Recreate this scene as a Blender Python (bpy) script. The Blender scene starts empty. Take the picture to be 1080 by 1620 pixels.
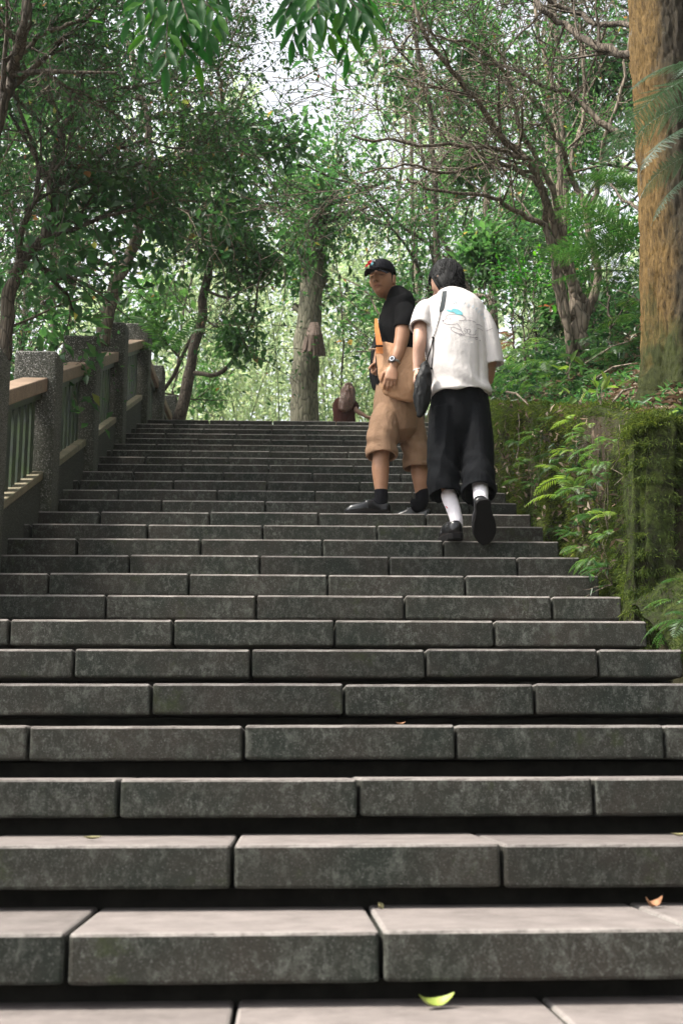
import bpy, math, random
import numpy as np
from mathutils import Vector, Matrix
from mathutils.bvhtree import BVHTree

R = math.radians
C = bpy.context.scene.collection
sc = bpy.context.scene

# ------------------------------------------------------------------ camera
F = 2024.0                     # focal length in pixels of a 1080 x 1620 frame
cam_d = bpy.data.cameras.new('camera')
cam = bpy.data.objects.new('camera', cam_d)
C.objects.link(cam)
cam.location = (0, 0, 0.523)
CAMROT = Matrix.Rotation(R(-2.64), 3, 'Z') @ Matrix.Rotation(R(101.3), 3, 'X') @ Matrix.Rotation(R(-0.12), 3, 'Z')
cam.rotation_euler = CAMROT.to_euler()
cam_d.sensor_fit = 'VERTICAL'
cam_d.sensor_height = 36.0
cam_d.sensor_width = 24.0
cam_d.lens = F / 1620 * 36
cam_d.clip_start = 0.05
cam_d.clip_end = 2000
cam_d.dof.use_dof = True
cam_d.dof.focus_distance = 7.9
cam_d.dof.aperture_fstop = 5.0
sc.camera = cam

# ------------------------------------------------------------------ light
SUN_EL, SUN_AZ = 56.0, 258.0            # azimuth measured clockwise from +Y (up the stairs)
w = bpy.data.worlds.new('World')
sc.world = w
w.use_nodes = True
nt = w.node_tree
for n in list(nt.nodes):
    nt.nodes.remove(n)
sky = nt.nodes.new('ShaderNodeTexSky')
sky.sky_type = 'NISHITA'
sky.sun_disc = False
sky.sun_elevation = R(SUN_EL)
sky.sun_rotation = R(SUN_AZ)
sky.dust_density = 4.0
sky.air_density = 1.0
sky.ozone_density = 1.0
hs = nt.nodes.new('ShaderNodeHueSaturation')
hs.inputs['Saturation'].default_value = 0.22
bg = nt.nodes.new('ShaderNodeBackground')
bg.inputs['Strength'].default_value = 0.15
wo = nt.nodes.new('ShaderNodeOutputWorld')
nt.links.new(sky.outputs[0], hs.inputs['Color'])
nt.links.new(hs.outputs[0], bg.inputs[0])
nt.links.new(bg.outputs[0], wo.inputs[0])

sun_d = bpy.data.lights.new('sun', 'SUN')
sun_d.energy = 3.0
sun_d.angle = R(8.0)
sun_d.color = (1.0, 0.94, 0.84)
sun = bpy.data.objects.new('sun', sun_d)
C.objects.link(sun)
_d = Vector((math.sin(R(SUN_AZ)) * math.cos(R(SUN_EL)), math.cos(R(SUN_AZ)) * math.cos(R(SUN_EL)), math.sin(R(SUN_EL))))
sun.rotation_euler = _d.to_track_quat('Z', 'Y').to_euler()
sun.location = (0, 0, 30)

sc.view_settings.view_transform = 'Standard'
sc.view_settings.look = 'None'
sc.view_settings.gamma = 1.0
sc.view_settings.use_curve_mapping = False
sc.view_settings.exposure = 1.55
sc.render.engine = 'CYCLES'
sc.cycles.max_bounces = 7
sc.cycles.diffuse_bounces = 4
sc.cycles.glossy_bounces = 2
sc.cycles.transmission_bounces = 4
sc.cycles.use_denoising = True

# ------------------------------------------------------------------ helpers
def P(px, py, Y):
    """World point seen at a photograph pixel, at world depth Y."""
    d = CAMROT @ Vector(((px - 540) / F, (810 - py) / F, -1.0))
    return Vector((0, 0, 0.523)) + d * (Y / d.y)

def thing(name, label, cat, loc=(0, 0, 0), rz=0.0, group=None, kind=None):
    o = bpy.data.objects.new(name, None)
    C.objects.link(o)
    o.location = loc
    o.rotation_euler = (0, 0, rz)
    o.empty_display_size = 0.1
    tag(o, label, cat, group, kind)
    return o

def tag(o, label=None, cat=None, group=None, kind=None):
    if label: o['label'] = label
    if cat: o['category'] = cat
    if group: o['group'] = group
    if kind: o['kind'] = kind
    return o

def link(name, me, parent=None):
    o = bpy.data.objects.new(name, me)
    C.objects.link(o)
    if parent is not None: o.parent = parent
    return o

def mk(name, verts, faces, mat, parent=None, smooth=False):
    me = bpy.data.meshes.new(name)
    me.from_pydata([tuple(v) for v in verts], [], faces)
    me.update()
    if mat is not None:
        for m in (mat if isinstance(mat, (list, tuple)) else [mat]):
            me.materials.append(m)
    if smooth:
        me.polygons.foreach_set('use_smooth', [True] * len(me.polygons))
    return link(name, me, parent)

def np_mesh(name, V, Fc, k, mat, parent=None, smooth=False, tint=None):
    """Fast mesh: V (n,3), Fc (m,k) index array, optional per-vertex float attribute 'tint'."""
    me = bpy.data.meshes.new(name)
    V = np.ascontiguousarray(V, dtype=np.float32)
    Fc = np.ascontiguousarray(Fc, dtype=np.int32)
    me.vertices.add(len(V)); me.vertices.foreach_set('co', V.ravel())
    me.loops.add(Fc.size); me.loops.foreach_set('vertex_index', Fc.ravel())
    me.polygons.add(len(Fc))
    me.polygons.foreach_set('loop_start', np.arange(0, Fc.size, k, dtype=np.int32))
    me.polygons.foreach_set('loop_total', np.full(len(Fc), k, dtype=np.int32))
    if smooth: me.polygons.foreach_set('use_smooth', np.ones(len(Fc), dtype=bool))
    me.update(calc_edges=True)
    if tint is not None:
        at = me.attributes.new('tint', 'FLOAT', 'POINT')
        at.data.foreach_set('value', np.ascontiguousarray(tint, dtype=np.float32))
    me.materials.append(mat)
    return link(name, me, parent)

class MB:
    """Collects simple shapes for one mesh object."""
    def __init__(s): s.v = []; s.f = []; s.n = 0
    def add(s, v, f):
        s.v.extend([tuple(q) for q in v]); s.f.extend([tuple(i + s.n for i in q) for q in f]); s.n += len(v)
    def tube(s, pts, rad, sides=6, cap=True):
        pts = [Vector(p) for p in pts]
        m = len(pts)
        if not hasattr(rad, '__len__'): rad = [rad] * m
        t0 = (pts[1] - pts[0]).normalized()
        u = t0.orthogonal().normalized()
        V = []; Fc = []
        for i in range(m):
            t = (pts[min(i + 1, m - 1)] - pts[max(i - 1, 0)])
            t = t.normalized() if t.length > 1e-9 else t0
            u = (u - t * u.dot(t)).normalized()
            b = t.cross(u)
            for k in range(sides):
                a = 2 * math.pi * k / sides
                V.append(pts[i] + (u * math.cos(a) + b * math.sin(a)) * rad[i])
        for i in range(m - 1):
            for k in range(sides):
                k2 = (k + 1) % sides
                Fc.append((i * sides + k, i * sides + k2, (i + 1) * sides + k2, (i + 1) * sides + k))
        if cap:
            Fc.append(tuple(range(sides))[::-1]); Fc.append(tuple((m - 1) * sides + k for k in range(sides)))
        s.add(V, Fc)
    def box(s, a, b, bev=0.0):
        x0, y0, z0 = a; x1, y1, z1 = b
        s.add([(x0, y0, z0), (x1, y0, z0), (x1, y1, z0), (x0, y1, z0), (x0, y0, z1), (x1, y0, z1), (x1, y1, z1), (x0, y1, z1)],
              [(0, 3, 2, 1), (4, 5, 6, 7), (0, 1, 5, 4), (1, 2, 6, 5), (2, 3, 7, 6), (3, 0, 4, 7)])
    def build(s, name, mat, parent=None, smooth=False):
        return mk(name, s.v, s.f, mat, parent, smooth)

def bevelled(o, width, seg=2):
    import bmesh
    bm = bmesh.new(); bm.from_mesh(o.data)
    bmesh.ops.bevel(bm, geom=list(bm.edges), offset=width, segments=seg, profile=0.5, affect='EDGES', clamp_overlap=True)
    bm.to_mesh(o.data); bm.free()
    return o

# ---- node materials
def new_mat(name):
    m = bpy.data.materials.new(name); m.use_nodes = True
    t = m.node_tree
    for n in list(t.nodes): t.nodes.remove(n)
    out = t.nodes.new('ShaderNodeOutputMaterial')
    return m, t, out

class NT:
    def __init__(s, name):
        s.m, s.t, s.out = new_mat(name)
        s.co = s.t.nodes.new('ShaderNodeTexCoord')
    def n(s, ty, **kw):
        nd = s.t.nodes.new(ty)
        for k, v in kw.items():
            if hasattr(nd, k): setattr(nd, k, v)
            else: nd.inputs[k.replace('_', ' ')].default_value = v
        return nd
    def l(s, a, b): s.t.links.new(a, b)
    def vec(s, space='Object', scale=(1, 1, 1)):
        mp = s.n('ShaderNodeMapping'); mp.inputs['Scale'].default_value = scale
        s.l(s.co.outputs[space], mp.inputs[0]); return mp.outputs[0]
    def noise(s, scale, detail=4, rough=0.6, vec=None, dist=0.0):
        nd = s.n('ShaderNodeTexNoise'); nd.inputs['Scale'].default_value = scale
        nd.inputs['Detail'].default_value = detail; nd.inputs['Roughness'].default_value = rough
        nd.inputs['Distortion'].default_value = dist
        s.l(vec if vec is not None else s.co.outputs['Object'], nd.inputs['Vector']); return nd.outputs['Fac']
    def vor(s, scale, feature='F1', vec=None, out='Distance'):
        nd = s.n('ShaderNodeTexVoronoi'); nd.feature = feature; nd.inputs['Scale'].default_value = scale
        s.l(vec if vec is not None else s.co.outputs['Object'], nd.inputs['Vector']); return nd.outputs[out]
    def ramp(s, fac, stops, interp='LINEAR'):
        r = s.n('ShaderNodeValToRGB'); r.color_ramp.interpolation = interp
        el = r.color_ramp.elements
        while len(el) > len(stops): el.remove(el[-1])
        while len(el) < len(stops): el.new(0.5)
        for e, (p, c) in zip(el, stops):
            e.position = p
            e.color = (c, c, c, 1) if not hasattr(c, '__len__') else (*c, 1)
        s.l(fac, r.inputs[0]); return r.outputs[0]
    def mix(s, fac, a, b, mode='MIX'):
        m = s.n('ShaderNodeMix'); m.data_type = 'RGBA'; m.blend_type = mode
        for v, i in ((fac, 0), (a, 6), (b, 7)):
            if hasattr(v, 'links') or isinstance(v, bpy.types.NodeSocket): s.l(v, m.inputs[i])
            elif hasattr(v, '__len__'): m.inputs[i].default_value = (*v, 1)
            else: m.inputs[i].default_value = v if i == 0 else (v, v, v, 1)
        return m.outputs[2]
    def math(s, op, a, b=0.0):
        m = s.n('ShaderNodeMath'); m.operation = op
        for v, i in ((a, 0), (b, 1)):
            if isinstance(v, bpy.types.NodeSocket): s.l(v, m.inputs[i])
            else: m.inputs[i].default_value = v
        return m.outputs[0]
    def bump(s, h, strength=0.3, dist=0.01, nrm=None):
        b = s.n('ShaderNodeBump'); b.inputs['Strength'].default_value = strength; b.inputs['Distance'].default_value = dist
        s.l(h, b.inputs['Height'])
        if nrm is not None: s.l(nrm, b.inputs['Normal'])
        return b.outputs[0]
    def up(s):
        g = s.n('ShaderNodeNewGeometry'); x = s.n('ShaderNodeSeparateXYZ'); s.l(g.outputs['Normal'], x.inputs[0]); return x.outputs[2]
    def bsdf(s, col, rough=0.6, spec=0.4, normal=None, **kw):
        b = s.n('ShaderNodeBsdfPrincipled')
        if isinstance(col, bpy.types.NodeSocket): s.l(col, b.inputs['Base Color'])
        else: b.inputs['Base Color'].default_value = (*col, 1)
        if isinstance(rough, bpy.types.NodeSocket): s.l(rough, b.inputs['Roughness'])
        else: b.inputs['Roughness'].default_value = rough
        b.inputs['Specular IOR Level'].default_value = spec
        if normal is not None: s.l(normal, b.inputs['Normal'])
        for k, v in kw.items(): b.inputs[k.replace('_', ' ')].default_value = v
        s.l(b.outputs[0], s.out.inputs[0]); s.b = b
        return s.m

def plain(name, col, rough=0.6, spec=0.4, var=0.15, scale=30, bump=0.15, **kw):
    s = NT(name)
    n = s.noise(scale, 5)
    c = s.mix(s.ramp(n, [(0.3, 0.0), (0.75, 1.0)]), tuple(x * (1 - var) for x in col), tuple(min(1, x * (1 + var)) for x in col))
    return s.bsdf(c, rough, spec, s.bump(n, bump, 0.004), **kw)

def m_slab():
    s = NT('stair_slab_stone')
    oi = s.n('ShaderNodeObjectInfo')
    add = s.n('ShaderNodeVectorMath', operation='MULTIPLY_ADD')
    cmb = s.n('ShaderNodeCombineXYZ')
    for i in range(3): s.l(oi.outputs['Random'], cmb.inputs[i])
    s.l(cmb.outputs[0], add.inputs[0]); add.inputs[1].default_value = (37, 91, 53); s.l(s.co.outputs['Object'], add.inputs[2])
    v = add.outputs[0]
    mp = s.n('ShaderNodeMapping'); mp.inputs['Scale'].default_value = (1, 1, 0.7); s.l(v, mp.inputs[0]); vs = mp.outputs[0]
    big = s.noise(3.2, 3, 0.6, v)
    mid = s.noise(24, 8, 0.78, vs, 0.3)
    fine = s.noise(240, 3, 0.7, v)
    # damp, algae-stained risers
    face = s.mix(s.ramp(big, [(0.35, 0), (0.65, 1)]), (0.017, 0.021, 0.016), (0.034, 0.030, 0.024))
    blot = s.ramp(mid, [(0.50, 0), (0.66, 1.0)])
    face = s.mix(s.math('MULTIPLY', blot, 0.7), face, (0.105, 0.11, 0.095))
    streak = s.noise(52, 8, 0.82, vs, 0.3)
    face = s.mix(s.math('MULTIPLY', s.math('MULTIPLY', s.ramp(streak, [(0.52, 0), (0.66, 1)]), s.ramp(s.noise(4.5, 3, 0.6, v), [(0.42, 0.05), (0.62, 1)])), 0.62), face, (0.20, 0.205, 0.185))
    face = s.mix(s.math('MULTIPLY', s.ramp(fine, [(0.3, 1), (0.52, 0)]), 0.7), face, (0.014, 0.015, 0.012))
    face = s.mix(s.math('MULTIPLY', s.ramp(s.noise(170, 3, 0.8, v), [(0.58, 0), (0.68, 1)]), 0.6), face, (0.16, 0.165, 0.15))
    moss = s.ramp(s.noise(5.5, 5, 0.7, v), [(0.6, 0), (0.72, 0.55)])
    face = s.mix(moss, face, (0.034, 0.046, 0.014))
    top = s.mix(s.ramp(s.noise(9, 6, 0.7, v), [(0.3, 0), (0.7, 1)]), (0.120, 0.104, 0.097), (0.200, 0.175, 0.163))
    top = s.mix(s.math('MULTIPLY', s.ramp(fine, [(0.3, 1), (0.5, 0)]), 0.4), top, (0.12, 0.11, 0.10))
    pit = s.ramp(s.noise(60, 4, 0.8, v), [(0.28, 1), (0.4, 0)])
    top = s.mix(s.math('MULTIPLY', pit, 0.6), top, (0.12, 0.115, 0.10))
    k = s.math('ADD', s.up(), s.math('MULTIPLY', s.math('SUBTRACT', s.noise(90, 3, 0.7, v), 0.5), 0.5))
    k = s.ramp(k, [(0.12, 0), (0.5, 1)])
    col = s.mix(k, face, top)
    arris = s.math('MULTIPLY', s.ramp(s.up(), [(0.2, 0), (0.45, 1), (0.85, 1), (0.97, 0)]), s.ramp(s.noise(70, 4, 0.7, v), [(0.35, 0.25), (0.6, 0.95)]))  # light caught by the rounded nose, put into the bevel colour
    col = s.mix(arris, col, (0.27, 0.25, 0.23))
    hv = s.n('ShaderNodeHueSaturation'); s.l(col, hv.inputs['Color'])
    s.l(s.math('ADD', s.math('MULTIPLY', oi.outputs['Random'], 0.35), 0.82), hv.inputs['Value'])
    h = s.math('ADD', s.math('MULTIPLY', fine, 0.5), s.math('MULTIPLY', mid, 0.8))
    return s.bsdf(hv.outputs[0], s.ramp(mid, [(0.4, 0.8), (0.7, 0.95)]), 0.2, s.bump(h, 0.55, 0.006))

def m_core():
    s = NT('stair_core_concrete')
    n = s.noise(12, 5)
    return s.bsdf(s.ramp(n, [(0.3, (0.008, 0.008, 0.007)), (0.7, (0.022, 0.021, 0.018))]), 0.95, 0.1, s.bump(n, 0.3))

def m_aggregate(dark=False):
    s = NT('exposed_aggregate_concrete')
    v = s.vec('Object')
    d = s.vor(120, 'F1', v); c = s.vor(120, 'F1', v, 'Color')
    sx = s.n('ShaderNodeSeparateColor'); s.l(c, sx.inputs[0])
    peb = s.ramp(sx.outputs[0], [(0.0, (0.045, 0.045, 0.040)), (0.45, (0.13, 0.125, 0.11)), (0.8, (0.24, 0.23, 0.21)), (1.0, (0.5, 0.48, 0.45))])
    grout = s.ramp(d, [(0.35, 1), (0.62, 0)])
    col = s.mix(grout, (0.055, 0.055, 0.046), peb)
    big = s.noise(2.5, 5, 0.65)
    z = s.n('ShaderNodeSeparateXYZ'); s.l(s.co.outputs['Object'], z.inputs[0])
    stain = s.ramp(s.math('SUBTRACT', big, s.math('MULTIPLY', z.outputs[2], 0.28)), [(0.18, 0), (0.5, 0.75)])
    col = s.mix(stain, col, (0.035, 0.04, 0.022))
    lich = s.ramp(s.noise(7, 6, 0.75), [(0.58, 0), (0.72, 0.5)])
    col = s.mix(lich, col, (0.16, 0.165, 0.14))
    rim = s.ramp(s.up(), [(0.3, 0), (0.8, 0.45)])  # highlight on upward faces and top edges, put into the colour
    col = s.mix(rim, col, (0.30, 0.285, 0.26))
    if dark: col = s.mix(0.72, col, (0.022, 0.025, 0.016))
    return s.bsdf(col, 0.85, 0.35, s.bump(s.math('SUBTRACT', 1.0, d), 0.9, 0.006))

def m_wood(name, a, b, algae=0.0, rough=0.65):
    s = NT(name)
    g = s.noise(6, 5, 0.6, s.vec('Generated', (1, 14, 14)), 1.2)
    col = s.mix(s.ramp(g, [(0.3, 0), (0.7, 1)]), a, b)
    dirt = s.ramp(s.noise(9, 5, 0.7), [(0.45, 0), (0.75, 0.6)])
    col = s.mix(dirt, col, tuple(x * 0.45 for x in a))
    if algae:
        gr = s.ramp(s.noise(4.5, 5, 0.7), [(0.42, 0), (0.62, algae)])
        col = s.mix(gr, col, (0.05, 0.085, 0.022))
    return s.bsdf(col, rough, 0.4, s.bump(g, 0.25, 0.004))

def m_moss():
    s = NT('moss')
    v = s.co.outputs['Object']
    a = s.noise(4.5, 6, 0.7, v, 0.3); b = s.noise(34, 5, 0.75, v); c = s.noise(160, 3, 0.7, v)
    col = s.mix(s.ramp(a, [(0.3, 0), (0.7, 1)]), (0.026, 0.044, 0.012), (0.095, 0.120, 0.026))
    soil = s.ramp(s.noise(2.7, 6, 0.75, v), [(0.52, 0), (0.62, 0.85)])
    col = s.mix(soil, col, (0.045, 0.036, 0.022))
    col = s.mix(s.ramp(b, [(0.38, 0.85), (0.6, 0)]), col, (0.010, 0.014, 0.006))
    col = s.mix(s.ramp(s.noise(9, 5, 0.75, v), [(0.40, 0.8), (0.52, 0)]), col, (0.022, 0.020, 0.012))
    col = s.mix(s.ramp(c, [(0.6, 0), (0.8, 0.6)]), col, (0.14, 0.15, 0.04))
    h = s.math('ADD', s.math('MULTIPLY', b, 1.0), s.math('MULTIPLY', c, 0.35))
    return s.bsdf(col, 0.95, 0.15, s.bump(h, 1.0, 0.03))

def m_soil():
    s = NT('forest_soil')
    v = s.co.outputs['Object']
    a = s.noise(0.8, 6, 0.7, v); b = s.noise(20, 5, 0.75, v)
    col = s.mix(s.ramp(a, [(0.4, 0), (0.62, 1)]), (0.045, 0.033, 0.022), (0.035, 0.045, 0.016))
    col = s.mix(s.ramp(b, [(0.3, 0.7), (0.6, 0)]), col, (0.014, 0.011, 0.007))
    return s.bsdf(col, 0.95, 0.15, s.bump(b, 0.9, 0.04))

def m_bark(name, a, b, scale=9.0, moss=0.0, lich=0.0, red=None):
    s = NT(name)
    v = s.vec('Object', (1, 1, 0.22))
    g = s.noise(scale * 3, 6, 0.7, v, 0.8); big = s.noise(scale * 0.4, 4, 0.6)
    cr = s.vor(scale * 4, 'DISTANCE_TO_EDGE', v)
    col = s.mix(s.ramp(g, [(0.3, 0), (0.7, 1)]), a, b)
    col = s.mix(s.ramp(big, [(0.35, 0.5), (0.6, 0)]), col, tuple(x * 0.55 for x in a))
    col = s.mix(s.ramp(cr, [(0.0, 0.8), (0.12, 0)]), col, tuple(x * 0.3 for x in a))
    if lich:
        col = s.mix(s.ramp(s.noise(scale * 1.4, 6, 0.8), [(0.58, 0), (0.68, lich)]), col, (0.20, 0.21, 0.18))
    if moss:
        z = s.n('ShaderNodeSeparateXYZ'); s.l(s.co.outputs['Object'], z.inputs[0])
        mk_ = s.ramp(s.math('SUBTRACT', s.noise(3, 6, 0.7), s.math('MULTIPLY', z.outputs[2], moss)), [(0.30, 0), (0.48, 0.95)])
        mc = s.mix(s.noise(30, 4, 0.7), (0.016, 0.026, 0.006), (0.085, 0.10, 0.022))
        col = s.mix(mk_, col, mc)
    h = s.math('ADD', g, s.math('MULTIPLY', s.ramp(cr, [(0, 0), (0.2, 1)]), 0.6))
    return s.bsdf(col, 0.85, 0.25, s.bump(h, 0.8, 0.015))

def m_leaf(name, stops, trans=0.35, rough=0.42, spec=0.5):
    s = NT(name)
    at = s.n('ShaderNodeAttribute', attribute_name='tint')
    col = s.ramp(at.outputs['Fac'], stops)
    b = s.n('ShaderNodeBsdfPrincipled')
    s.l(col, b.inputs['Base Color'])
    b.inputs['Roughness'].default_value = rough
    b.inputs['Specular IOR Level'].default_value = spec
    tr = s.n('ShaderNodeBsdfTranslucent')
    hv = s.n('ShaderNodeHueSaturation'); s.l(col, hv.inputs['Color'])
    hv.inputs['Hue'].default_value = 0.495; hv.inputs['Saturation'].default_value = 1.1; hv.inputs['Value'].default_value = 2.4
    s.l(hv.outputs[0], tr.inputs[0])
    mx = s.n('ShaderNodeMixShader'); mx.inputs[0].default_value = trans
    s.l(b.outputs[0], mx.inputs[1]); s.l(tr.outputs[0], mx.inputs[2]); s.l(mx.outputs[0], s.out.inputs[0])
    return s.m

M = {}
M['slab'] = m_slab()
M['core'] = m_core()
M['aggregate'] = m_aggregate()
M['kerb'] = m_aggregate(True)
M['rail'] = m_wood('weathered_timber', (0.17, 0.11, 0.07), (0.32, 0.23, 0.165))
M['rail_low'] = m_wood('weathered_timber_mossy', (0.14, 0.115, 0.075), (0.26, 0.215, 0.15), 0.35)
M['baluster'] = m_wood('algae_stained_board', (0.022, 0.030, 0.028), (0.048, 0.058, 0.052), 0.8, 0.5)
M['moss'] = m_moss()
M['soil'] = m_soil()
M['bark_dark'] = m_bark('dark_bark', (0.065, 0.052, 0.040), (0.18, 0.145, 0.11), 9, 0, 0.25)
M['bark_brown'] = m_bark('smooth_brown_bark', (0.14, 0.112, 0.082), (0.32, 0.262, 0.20), 6, 0, 0.25)
M['bark_gold'] = m_bark('tan_lichened_bark', (0.085, 0.052, 0.018), (0.27, 0.175, 0.06), 8, 1.1, 0.35)
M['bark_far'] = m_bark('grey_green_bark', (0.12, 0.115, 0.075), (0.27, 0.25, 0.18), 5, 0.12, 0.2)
G = lambda *c: tuple(c)
M['leaf_dark'] = m_leaf('dark_green_leaf', [(0, G(0.010, 0.030, 0.012)), (0.4, G(0.022, 0.060, 0.020)), (0.75, G(0.052, 0.105, 0.030)), (0.93, G(0.12, 0.17, 0.045)), (0.97, G(0.16, 0.09, 0.04)), (1, G(0.14, 0.06, 0.03))], 0.40, 0.34)
M['leaf_mid'] = m_leaf('mid_green_leaf', [(0, G(0.018, 0.055, 0.020)), (0.45, G(0.038, 0.10, 0.032)), (0.85, G(0.080, 0.165, 0.045)), (0.96, G(0.20, 0.19, 0.05)), (1, G(0.22, 0.12, 0.05))], 0.45, 0.4)
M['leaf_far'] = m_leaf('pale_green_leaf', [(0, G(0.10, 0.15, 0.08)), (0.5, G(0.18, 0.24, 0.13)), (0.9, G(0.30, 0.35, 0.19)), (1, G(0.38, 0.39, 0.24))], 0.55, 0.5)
M['leaf_fresh'] = m_leaf('fresh_green_leaf', [(0, G(0.010, 0.055, 0.012)), (0.5, G(0.022, 0.095, 0.018)), (1, G(0.07, 0.19, 0.022))], 0.42, 0.55, 0.3)
M['fern'] = m_leaf('fern_frond_green', [(0, G(0.020, 0.060, 0.018)), (0.5, G(0.055, 0.12, 0.026)), (1, G(0.15, 0.22, 0.04))], 0.4, 0.42)
M['fern_silver'] = m_leaf('silvery_tree_fern_green', [(0, G(0.02, 0.05, 0.02)), (0.3, G(0.05, 0.085, 0.05)), (1, G(0.22, 0.26, 0.2))], 0.2, 0.30, 0.8)
M['leaf_litter'] = m_leaf('dead_brown_leaf', [(0, G(0.035, 0.024, 0.016)), (0.5, G(0.11, 0.075, 0.048)), (0.85, G(0.22, 0.165, 0.115)), (1, G(0.34, 0.28, 0.22))], 0.15, 0.7, 0.3)
M['rusty_leaf'] = m_leaf('rusty_dead_frond', [(0, G(0.07, 0.03, 0.018)), (1, G(0.22, 0.10, 0.055))], 0.3, 0.7, 0.2)
M['moss_blade'] = m_leaf('moss_blade', [(0, G(0.024, 0.042, 0.010)), (0.5, G(0.062, 0.088, 0.018)), (0.85, G(0.12, 0.145, 0.03)), (1, G(0.20, 0.21, 0.06))], 0.3, 0.8, 0.15)

# ------------------------------------------------------------------ terrain
RISE, TREAD, Y0, NS = 0.165, 0.428, 2.997, 26
SL = 0.70                        # slab length
XR, XL = 1.61, -1.50             # right end of the steps, right face of the railing posts
TOPY, TOPZ = Y0 + (NS - 1) * TREAD, NS * RISE

def stair_z(y):
    return max(0.0, min(TOPZ, RISE + (y - Y0) * RISE / TREAD))
def wall_z(y):
    return 2.17 + (y - 5.85) * 0.30 if y > 5.85 else stair_z(y) + 0.35
def hsh(x, y):
    return (math.sin(x * 1.7 + y * 0.9) + math.sin(x * 0.6 - y * 1.3 + 2.0) + 0.5 * math.sin(x * 3.9 + 1.0) * math.sin(y * 3.1)) * 0.33
def ground_z(x, y):
    s = stair_z(y)
    if x < -1.2:
        return s - 0.30 - min(2.0, max(0, -x - 1.8) * 0.12) + 0.12 * hsh(x, y) if x < -1.85 else s - 0.32
    if x > 1.72:
        if y > 5.85:
            wz = min(wall_z(y), 4.75)
            b = max(0.0, x - 1.92)
            return wz - 0.02 + min(b, 1.6) * 0.62 + max(0, b - 1.6) * 0.30 + 0.05 * hsh(x * 3, y * 3) * min(1, b)
        b = max(0.0, x - 1.66)
        return s - 0.10 + b * 0.75 + 0.04 * hsh(x * 3, y * 3)
    return s - 0.34
def build_ground():
    xs = np.unique(np.concatenate([np.linspace(-14, 16, 151), np.array([-1.86, -1.84, -1.2, 1.71, 1.73]), np.array([-400, -150, -60, -30, -20, 22, 35, 60, 150, 400.])]))
    ys = np.unique(np.concatenate([np.linspace(-3, 34, 186), np.array([5.84, 5.86]), np.array([-400, -120, -40, -12, -6, 40, 50, 70, 120, 400.])]))
    V = [(x, y, ground_z(x, y) if y < 36 else ground_z(x, 36) - min(3.0, (y - 36) * 0.1)) for y in ys for x in xs]
    nx = len(xs)
    Fc = [(j * nx + i, j * nx + i + 1, (j + 1) * nx + i + 1, (j + 1) * nx + i) for j in range(len(ys) - 1) for i in range(nx - 1)]
    o = np_mesh('ground', np.array(V), np.array(Fc), 4, M['soil'], None, True)
    tag(o, kind='structure')
build_ground()

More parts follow.
